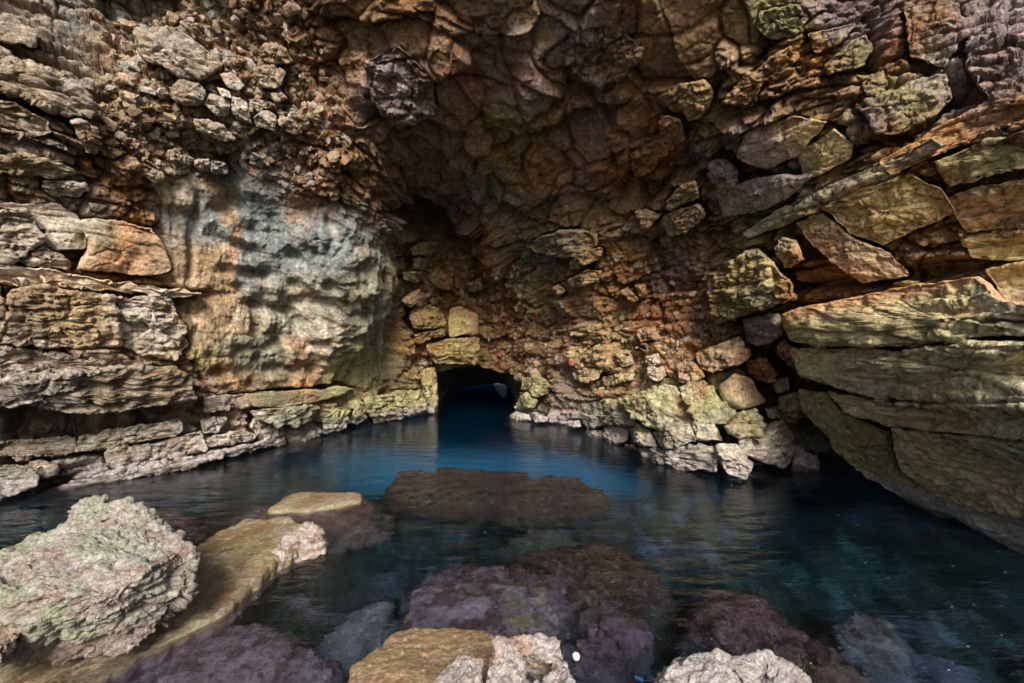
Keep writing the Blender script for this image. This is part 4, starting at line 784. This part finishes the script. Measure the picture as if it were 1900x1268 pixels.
pool_rock('stone_slab', [(640,1290),(655,1245),(690,1212),(730,1182),(765,1166),(840,1170),(915,1180),(960,1200),(980,1290),(980,1360),(640,1360)], [.22,.2,.16,.11,.08,.09,.12,.16,.24,.3,.3], .03, 8, .5, 'flat tan stone slab at the bottom edge, damp at its far end', 'stone slab', M_SLAB, col_tan, big=.04, med=.07, small=.35, taper=1.08, seed=23, jitter=7, fine=.7, bed=0)
def col_white(V, c):
    n2 = fbm(V, 12, 4, 42); n = fbm(V, 4, 4, 41); o = np.broadcast_to(np.array((.54,.50,.48), f32), V.shape)*(1+.22*n2[:, None])
    o = mix(o, (.48,.24,.14), (ss(.05, .45, n+.3*n2)*.65+c*.25).clip(0, .8)[:, None]); return mix(o, (.09,.07,.06), (ss(.38, .6, fbm(V, 15, 3, 43))*.6)[:, None])
hull_rock('rock', [[(908,1250,2.6),(925,1184,2.75),(960,1177,2.8),(978,1240,2.6),(965,1300,2.4),(908,1335,2.4),(940,1200,3.0),(930,1260,2.9)],
  [(955,1180,2.85),(1000,1179,2.9),(1032,1177,2.9),(1048,1198,2.8),(1054,1240,2.7),(1010,1212,2.75),(960,1206,2.8),(1040,1260,3.0),(960,1250,3.0)],
  [(1030,1215,2.75),(1056,1240,2.66),(1064,1300,2.45),(1052,1390,2.25),(1000,1350,2.3),(998,1262,2.52),(1025,1300,2.85)],
  [(948,1268,2.5),(1002,1255,2.5),(1012,1330,2.25),(930,1360,2.25),(970,1300,2.8)], [(905,1300,2.6),(1060,1300,2.6),(1055,1390,2.2),(900,1390,2.2),(980,1270,2.95)]],
  'jagged white and orange rock with a cup shaped hollow at the bottom edge, centre', 'rock', M_NEAR, col_white, 31, extra=pits, big=.22, med=.28, small=.45, vox=.007)
hull_rock('rock', [[(812,1262,2.6),(828,1234,2.65),(850,1212,2.7),(878,1212,2.7),(892,1228,2.7),(890,1255,2.6),(905,1300,2.4),(900,1385,2.25),(800,1385,2.25),(800,1290,2.45),(850,1252,2.48),(860,1260,3.0)], [(800,1300,2.5),(815,1262,2.55),(835,1268,2.5),(840,1310,2.4),(800,1350,2.35),(815,1290,2.8)]],
  'smaller white rock with rust patches left of the hollowed rock', 'rock', M_NEAR, col_white, 32, extra=pits, big=.2, med=.28, small=.45, vox=.007)
hull_rock('rock', [[(1205,1292,2.4),(1235,1248,2.5),(1278,1240,2.55),(1292,1214,2.62),(1345,1210,2.65),(1385,1225,2.6),(1405,1300,2.35),(1215,1395,2.2),(1330,1242,2.42),(1300,1262,3.1),(1385,1395,2.2),(1300,1300,2.3)],
  [(1378,1226,2.62),(1420,1214,2.62),(1455,1234,2.58),(1492,1255,2.5),(1534,1292,2.4),(1530,1395,2.2),(1380,1395,2.2),(1430,1262,2.42),(1450,1270,3.0)]],
  'pale lilac white rock rising at the bottom edge right of centre', 'rock', M_NEAR, lambda V, c: mix(col_white(V, c*.3), (.60,.55,.55), .5), 33, extra=pits, big=.22, med=.28, small=.45, vox=.007)
hull_rock('rock', [[(-80,1175,3.25),(0,1164,3.25),(35,1160,3.2),(48,1174,3.15),(28,1206,3.0),(5,1242,2.95),(-80,1262,2.95),(0,1200,2.9),(0,1190,3.5)]],
  'small reddish rock at the left frame edge in front of the big boulder', 'rock', M_NEAR, lambda V, c: mix(col_big(V, c), (.36,.20,.14), .6), 34, extra=pits, big=.2, med=.4)
# submerged
def col_cor(V, c, base=(.33,.21,.33), dk=(.07,.025,.025), dkw=.6, yel=0):
    n2 = fbm(V, 9, 4, 52); n3 = fbm(V, 26, 3, 53); bb_ = np.array(base, f32); bb_ = bb_*.62+bb_.mean()*.30; o = np.broadcast_to(bb_.astype(f32), V.shape)*(1+.45*n2+.35*n3)[:, None]
    o = mix(o, (.10,.08,.07), (ss(-.05, .4, fbm(V, 2.5, 4, 59, .6))*.65)[:, None]); o = mix(o, dk, (ss(-.02, .22, fbm(V, 6, 5, 54, .6)+.4*n3)*dkw)[:, None])
    o = mix(o, (.34,.33,.30), (ss(.34, .45, fbm(V, 20, 3, 60))*.35)[:, None])
    if yel: o = mix(o, (.32,.28,.08), (ss(.2, .4, fbm(V, 2.3, 4, 58))*yel)[:, None])
    return o
cor = lambda **k: (lambda V, c: col_cor(V, c, **k))
pool_rock('stone_slab', [(768,1090),(900,1083),(1012,1090),(1022,1130),(1040,1160),(1010,1195),(930,1215),(850,1205),(752,1195),(745,1160),(762,1120)], -.22, .03, 8, .6, 'flat lilac crusted slab with dark specks and a yellow patch, under water at bottom centre', 'stone slab', M_SUB, cor(yel=.9, base=(.40,.27,.42), dkw=.75), big=.05, med=.1, small=.4, taper=1.1, seed=41, jitter=5, fine=.35, bed=0)
pool_rock('submerged_rock', [(790,1068),(850,1045),(930,1048),(1000,1056),(1060,1080),(1070,1110),(1030,1140),(960,1120),(800,1110),(780,1090)], -.38, .12, 3, .7, 'knobbly purple rock right behind the flat lilac slab', 'rock', M_SUB, cor(base=(.26,.13,.22), dkw=.8), big=.4, med=.55, seed=42)
pool_rock('submerged_rock', [(950,1035),(1020,1022),(1100,1012),(1160,1030),(1220,1065),(1230,1095),(1160,1120),(1070,1120),(1010,1075)], -.42, .2, 2.6, .8, 'dark red weedy rock under water right of the lilac slab', 'rock', M_SUB, cor(base=(.11,.04,.05), dk=(.06,.03,.02), dkw=.7), big=.5, med=.6, seed=43)
pool_rock('submerged_rock', [(712,905),(740,880),(820,869),(910,876),(990,886),(1070,892),(1115,905),(1132,922),(1090,938),(1000,945),(880,938),(790,935),(730,928)], -.46, .12, 3, .5, 'long dark reddish rock bar lying under water across the blue channel', 'rock', M_SUB, cor(base=(.12,.045,.05), dk=(.05,.03,.03), dkw=.7), big=.6, med=.6, taper=1.05, seed=44)
s2 = pool_rock('stone_slab', [(540,916),(600,914),(672,915),(672,926),(600,945),(505,950),(492,946)], [.06,.06,.06,.05,.03,.03,.04], .02, 8, .3, 'small flat yellowish slab just breaking the surface in the left middle of the pool', 'stone slab', M_SLAB, col_slab, big=.03, med=.06, small=.3, taper=1.05, seed=24, jitter=3, fine=.3, bed=0)
pool_rock('submerged_rock', [(478,945),(520,935),(600,935),(670,925),(700,945),(695,970),(640,980),(560,980),(490,964)], -.12, .03, 3, .5, 'weedy brown rock base under the small flat yellowish slab', 'rock', M_SUB, cor(base=(.22,.12,.13), dkw=.7), big=.4, med=.55, seed=45)
pool_rock('submerged_rock', [(270,950),(310,942),(350,955),(382,980),(370,1005),(310,1000),(275,985)], -.2, .1, 2.5, .9, 'dark purple rock under water behind the big foreground boulder', 'rock', M_SUB, cor(base=(.2,.09,.12), dkw=.8), big=.4, seed=46)
pool_rock('submerged_rock', [(330,1200),(400,1165),(470,1160),(540,1175),(590,1200),(620,1240),(615,1320),(520,1360),(300,1360),(230,1300),(260,1240)], -.35, .08, 3, .7, 'broad pinkish purple crusted rock under water at the bottom left of centre', 'rock', M_SUB, cor(base=(.40,.22,.36), dkw=.6), big=.35, med=.55, seed=47)
pool_rock('submerged_rock', [(590,1190),(640,1150),(700,1130),(745,1150),(740,1185),(700,1220),(660,1260),(620,1250)], -.6, .1, 2.6, .7, 'bluish lilac rock deeper in the water left of the tan slab', 'rock', M_SUB, cor(base=(.28,.24,.34), dkw=.5), big=.4, seed=48)
pool_rock('submerged_rock', [(1075,1140),(1110,1112),(1135,1108),(1130,1140),(1105,1170),(1075,1165)], -.4, .1, 2.5, .6, 'upright lilac rock under water right of the lilac slab', 'rock', M_SUB, cor(base=(.28,.18,.28), dkw=.6), big=.4, seed=49)
pool_rock('submerged_rock', [(1060,1180),(1090,1165),(1130,1180),(1165,1215),(1160,1235),(1110,1230),(1070,1205)], -.4, .1, 2.5, .6, 'purple rock under water beside the white float', 'rock', M_SUB, cor(base=(.32,.14,.24), dkw=.6), big=.4, seed=50)
pool_rock('submerged_rock', [(1110,1160),(1150,1145),(1190,1165),(1200,1185),(1160,1198),(1125,1180)], -.4, .1, 2.5, .6, 'bright pink crusted stone under water in the bottom centre right', 'rock', M_SUB, cor(base=(.42,.16,.32), dkw=.4), big=.3, seed=51)
pool_rock('submerged_rock', [(1290,1120),(1340,1095),(1400,1110),(1440,1150),(1520,1190),(1580,1240),(1560,1290),(1480,1300),(1380,1220),(1300,1170)], -.45, .15, 2.6, .7, 'mottled dark pink rock under water behind the pale lilac white rock', 'rock', M_SUB, cor(base=(.20,.07,.11), dk=(.05,.02,.02), dkw=.75), big=.5, seed=52)
pool_rock('submerged_rock', [(930,1000),(980,985),(1060,990),(1080,1010),(1040,1030),(960,1030)], -.7, .12, 2.5, .7, 'dim round boulder under water in the middle of the pool', 'boulder', M_SUB, cor(base=(.12,.11,.12), dkw=.5), big=.4, seed=53)
pool_rock('submerged_rock', [(1540,1160),(1600,1140),(1660,1170),(1680,1210),(1620,1215),(1560,1195)], -.6, .1, 2.5, .7, 'lilac flat rock under water at the lower right', 'rock', M_SUB, cor(base=(.26,.17,.26), dkw=.6), big=.3, seed=54)

# ------------------------------------------------------------------ water
def water_material():
    m = bpy.data.materials.new('sea_water'); m.use_nodes = True; t = m.node_tree; L = t.links.new
    t.nodes.remove(t.nodes['Principled BSDF']); out = t.nodes['Material Output']
    g = node(t, 'ShaderNodeBsdfGlass'); g.inputs['IOR'].default_value = 1.33; g.inputs['Roughness'].default_value = 0.0; g.inputs['Color'].default_value = (1, 1, 1, 1)
    tc = node(t, 'ShaderNodeTexCoord'); mp = node(t, 'ShaderNodeMapping'); mp.inputs['Scale'].default_value = (0.7, 1.7, 1); L(tc.outputs['Object'], mp.inputs[0])
    n1 = node(t, 'ShaderNodeTexNoise'); n1.inputs['Scale'].default_value = 2.4; n1.inputs['Detail'].default_value = 4; n1.inputs['Roughness'].default_value = .55; L(mp.outputs[0], n1.inputs['Vector'])
    b = node(t, 'ShaderNodeBump'); b.inputs['Strength'].default_value = 1; b.inputs['Distance'].default_value = 0.034; L(n1.outputs['Fac'], b.inputs['Height']); L(b.outputs[0], g.inputs['Normal'])
    L(g.outputs[0], out.inputs['Surface'])
    va = node(t, 'ShaderNodeVolumeAbsorption'); va.inputs['Color'].default_value = (0.003, 0.74, 0.985, 1); va.inputs['Density'].default_value = 0.36
    L(va.outputs[0], out.inputs['Volume']); return m
MW = water_material()
wx0, wx1, wy0, wy1, wz = -24, 24, -22, 33, -9
wv_ = [(wx0,wy0,wz),(wx1,wy0,wz),(wx1,wy1,wz),(wx0,wy1,wz),(wx0,wy0,0),(wx1,wy0,0),(wx1,wy1,0),(wx0,wy1,0)]
wf = [(0,3,2,1),(4,5,6,7),(0,1,5,4),(1,2,6,5),(2,3,7,6),(3,0,4,7)]
wo = mesh_obj('water', wv_, wf, MW, smooth=False, origin=False); tag(wo, kind='structure')

# ------------------------------------------------------------------ floating things
def plain(name, c, r=.5):
    m = bpy.data.materials.new(name); m.use_nodes = True; t = m.node_tree; b = t.nodes['Principled BSDF']
    n = node(t, 'ShaderNodeTexNoise'); n.inputs['Scale'].default_value = 60; mx = node(t, 'ShaderNodeMix', data_type='RGBA')
    t.links.new(n.outputs['Fac'], mx.inputs[0]); mx.inputs[6].default_value = (*c, 1); mx.inputs[7].default_value = (*[x*.75 for x in c], 1)
    t.links.new(mx.outputs[2], b.inputs['Base Color']); b.inputs['Roughness'].default_value = r; return m
def lathe(name, prof, mat, loc, seg=40, sx=1, sy=1, rz=0):
    V = []; Fc = []
    for r, z in prof:
        for k in range(seg):
            a = 2*math.pi*k/seg; w = 1+.05*math.sin(2*a+1)+.03*math.sin(5*a); V.append((r*w*sx*math.cos(a), r*w*sy*math.sin(a), z))
    for i in range(len(prof)-1):
        for k in range(seg): Fc.append((i*seg+k, i*seg+(k+1) % seg, (i+1)*seg+(k+1) % seg, (i+1)*seg+k))
    me = bpy.data.meshes.new(name); me.from_pydata(V, [], Fc); me.update()
    for p in me.polygons: p.use_smooth = True
    me.materials.append(mat); o = bpy.data.objects.new(name, me); COL.objects.link(o); o.location = loc; o.rotation_euler = (0, 0, rz); return o
pw_ = under(1069, 1219, 0)
tag(lathe('float_disc', [(.0001,-.012),(.022,-.011),(.029,-.004),(.031,.004),(.029,.011),(.022,.016),(.010,.019),(.0001,.0195)], plain('white_plastic', (.9,.9,.9), .4), (pw_[0], pw_[1], .002), sx=.92, sy=1.5), 'small white round plastic disc floating right of the hollowed rock', 'float')
pb_ = under(1186, 1261, 0)
prof = []
for k in range(13): prof.append((.010+(.0025 if k % 2 else 0), -.03+.005*k))
o = lathe('bottle_piece', [(.0001,-.032)]+prof+[(.0001,.032)], plain('blue_plastic', (.05,.30,.65), .3), (pb_[0], pb_[1], .004), seg=20)
o.rotation_euler = (math.radians(86), 0, math.radians(50)); tag(o, 'small scrap of ribbed blue plastic floating at the bottom edge near the white rocks', 'litter')
# specks of foam and debris drifting on the surface
rs = np.random.RandomState(5); SV = []; SF = []
for k in range(130):
    u_ = rs.uniform(700, 1900); v_ = rs.uniform(880, 1268)
    if rs.rand() > (u_-600)/900: continue
    p = under(u_, v_, 0); s = rs.uniform(.0015, .0045)*(p[1]/3.0)*(2.0 if rs.rand() < .05 else 1); a0 = rs.uniform(0, 6.28); b0 = len(SV); el = rs.uniform(.4, 1)
    for q in range(6):
        a_ = a0+q*math.pi/3; SV.append((p[0]+s*1.6*math.cos(a_), p[1]+s*1.6*el*math.sin(a_), .0015))
    SV.append((p[0], p[1], .0015+s*.6)); SV.append((p[0], p[1], -.001))
    for q in range(6): SF.append((b0+q, b0+(q+1) % 6, b0+6)); SF.append((b0+(q+1) % 6, b0+q, b0+7))
tag(mesh_obj('foam_specks', SV, SF, plain('foam', (.35,.38,.4), .7), origin=False), 'tiny pale foam specks drifting on the dark water', 'foam', kind='stuff')

# ------------------------------------------------------------------ loose rubble on the walls
def rubble(name, polys, count, smin, smax, seed, label, colk, rust=.5):
    rs = np.random.RandomState(seed); P = []; cols = []
    c = np.cos(np.linspace(0, 2*np.pi, 6, endpoint=False)); s_ = np.sin(np.linspace(0, 2*np.pi, 6, endpoint=False))
    base = np.concatenate([[[0, 0, 1]], np.stack([c, s_, c*0+.45], 1), np.stack([c, s_, c*0-.45], 1), [[0, 0, -1]]])
    bf = [(0, 1+k, 1+(k+1) % 6) for k in range(6)]+[(1+k, 7+k, 7+(k+1) % 6) for k in range(6)]+[(1+k, 7+(k+1) % 6, 1+(k+1) % 6) for k in range(6)]+[(13, 7+(k+1) % 6, 7+k) for k in range(6)]
    bf = np.array(bf); VV = []; FF = []; n = 0
    grid_u = us; grid_v = vs
    for _ in range(count*4):
        poly = polys[rs.randint(len(polys))]; p = np.array(poly); u_ = rs.uniform(p[:, 0].min(), p[:, 0].max()); v_ = rs.uniform(p[:, 1].min(), p[:, 1].max())
        if poly_sd(np.array([u_]), np.array([v_]), poly)[0] > 0: continue
        iu = np.searchsorted(grid_u, u_); iv = np.searchsorted(grid_v, v_); k = min(iv, nr-1)*nc+min(iu, nc-1)
        pos = P1[k]; nrm = N0[k]; sz = smin+(smax-smin)*rs.rand()**2.6
        R = np.linalg.qr(rs.randn(3, 3))[0]; b = base*(1+rs.uniform(-.3, .3, (14, 1)))*np.array([1, rs.uniform(.6, 1), rs.uniform(.45, .8)])*sz
        VV.append(b@R.T+pos+nrm*sz*.0); FF.append(bf+14*n); n += 1
        cc = PAL[colk[rs.randint(len(colk))]]; cols.append(np.repeat(np.array([cc])*rs.uniform(.7, 1.2), 14, 0))
        if n >= count: break
    V = np.concatenate(VV); o = mesh_obj(name, V, np.concatenate(FF), M_ROCK, np.concatenate(cols), smooth=False); tag(o, label, 'rubble', kind='stuff')
rubble('rubble', [[(180,20),(300,0),(560,0),(620,150),(660,300),(600,365),(470,330),(430,300),(300,330),(190,320),(160,200),(200,120)]], 1600, .015, .12, 1, 'small pale and rusty stones packed in clay in the upper left wall', 'GTTKGK')
rubble('rubble', [[(880,440),(960,480),(1010,560),(1020,700),(960,700),(900,660),(895,560)],[(740,430),(860,470),(900,560),(840,560),(740,560)],[(780,640),(800,640),(808,760),(790,765)]], 1300, .03, .16, 2, 'red brown crumbling stones between the blocks over the tunnel', 'OKTTGR')
rubble('rubble', [[(1010,540),(1110,470),(1250,480),(1320,560),(1300,650),(1260,715),(1100,745),(1030,760)],[(1290,560),(1360,600),(1300,650),(1270,620)]], 1100, .02, .10, 3, 'small rusty chips lying on the steps of the layered right slope', 'KTOTGR')
print('verts', sum(len(o.data.vertices) for o in S.objects if o.type == 'MESH'))
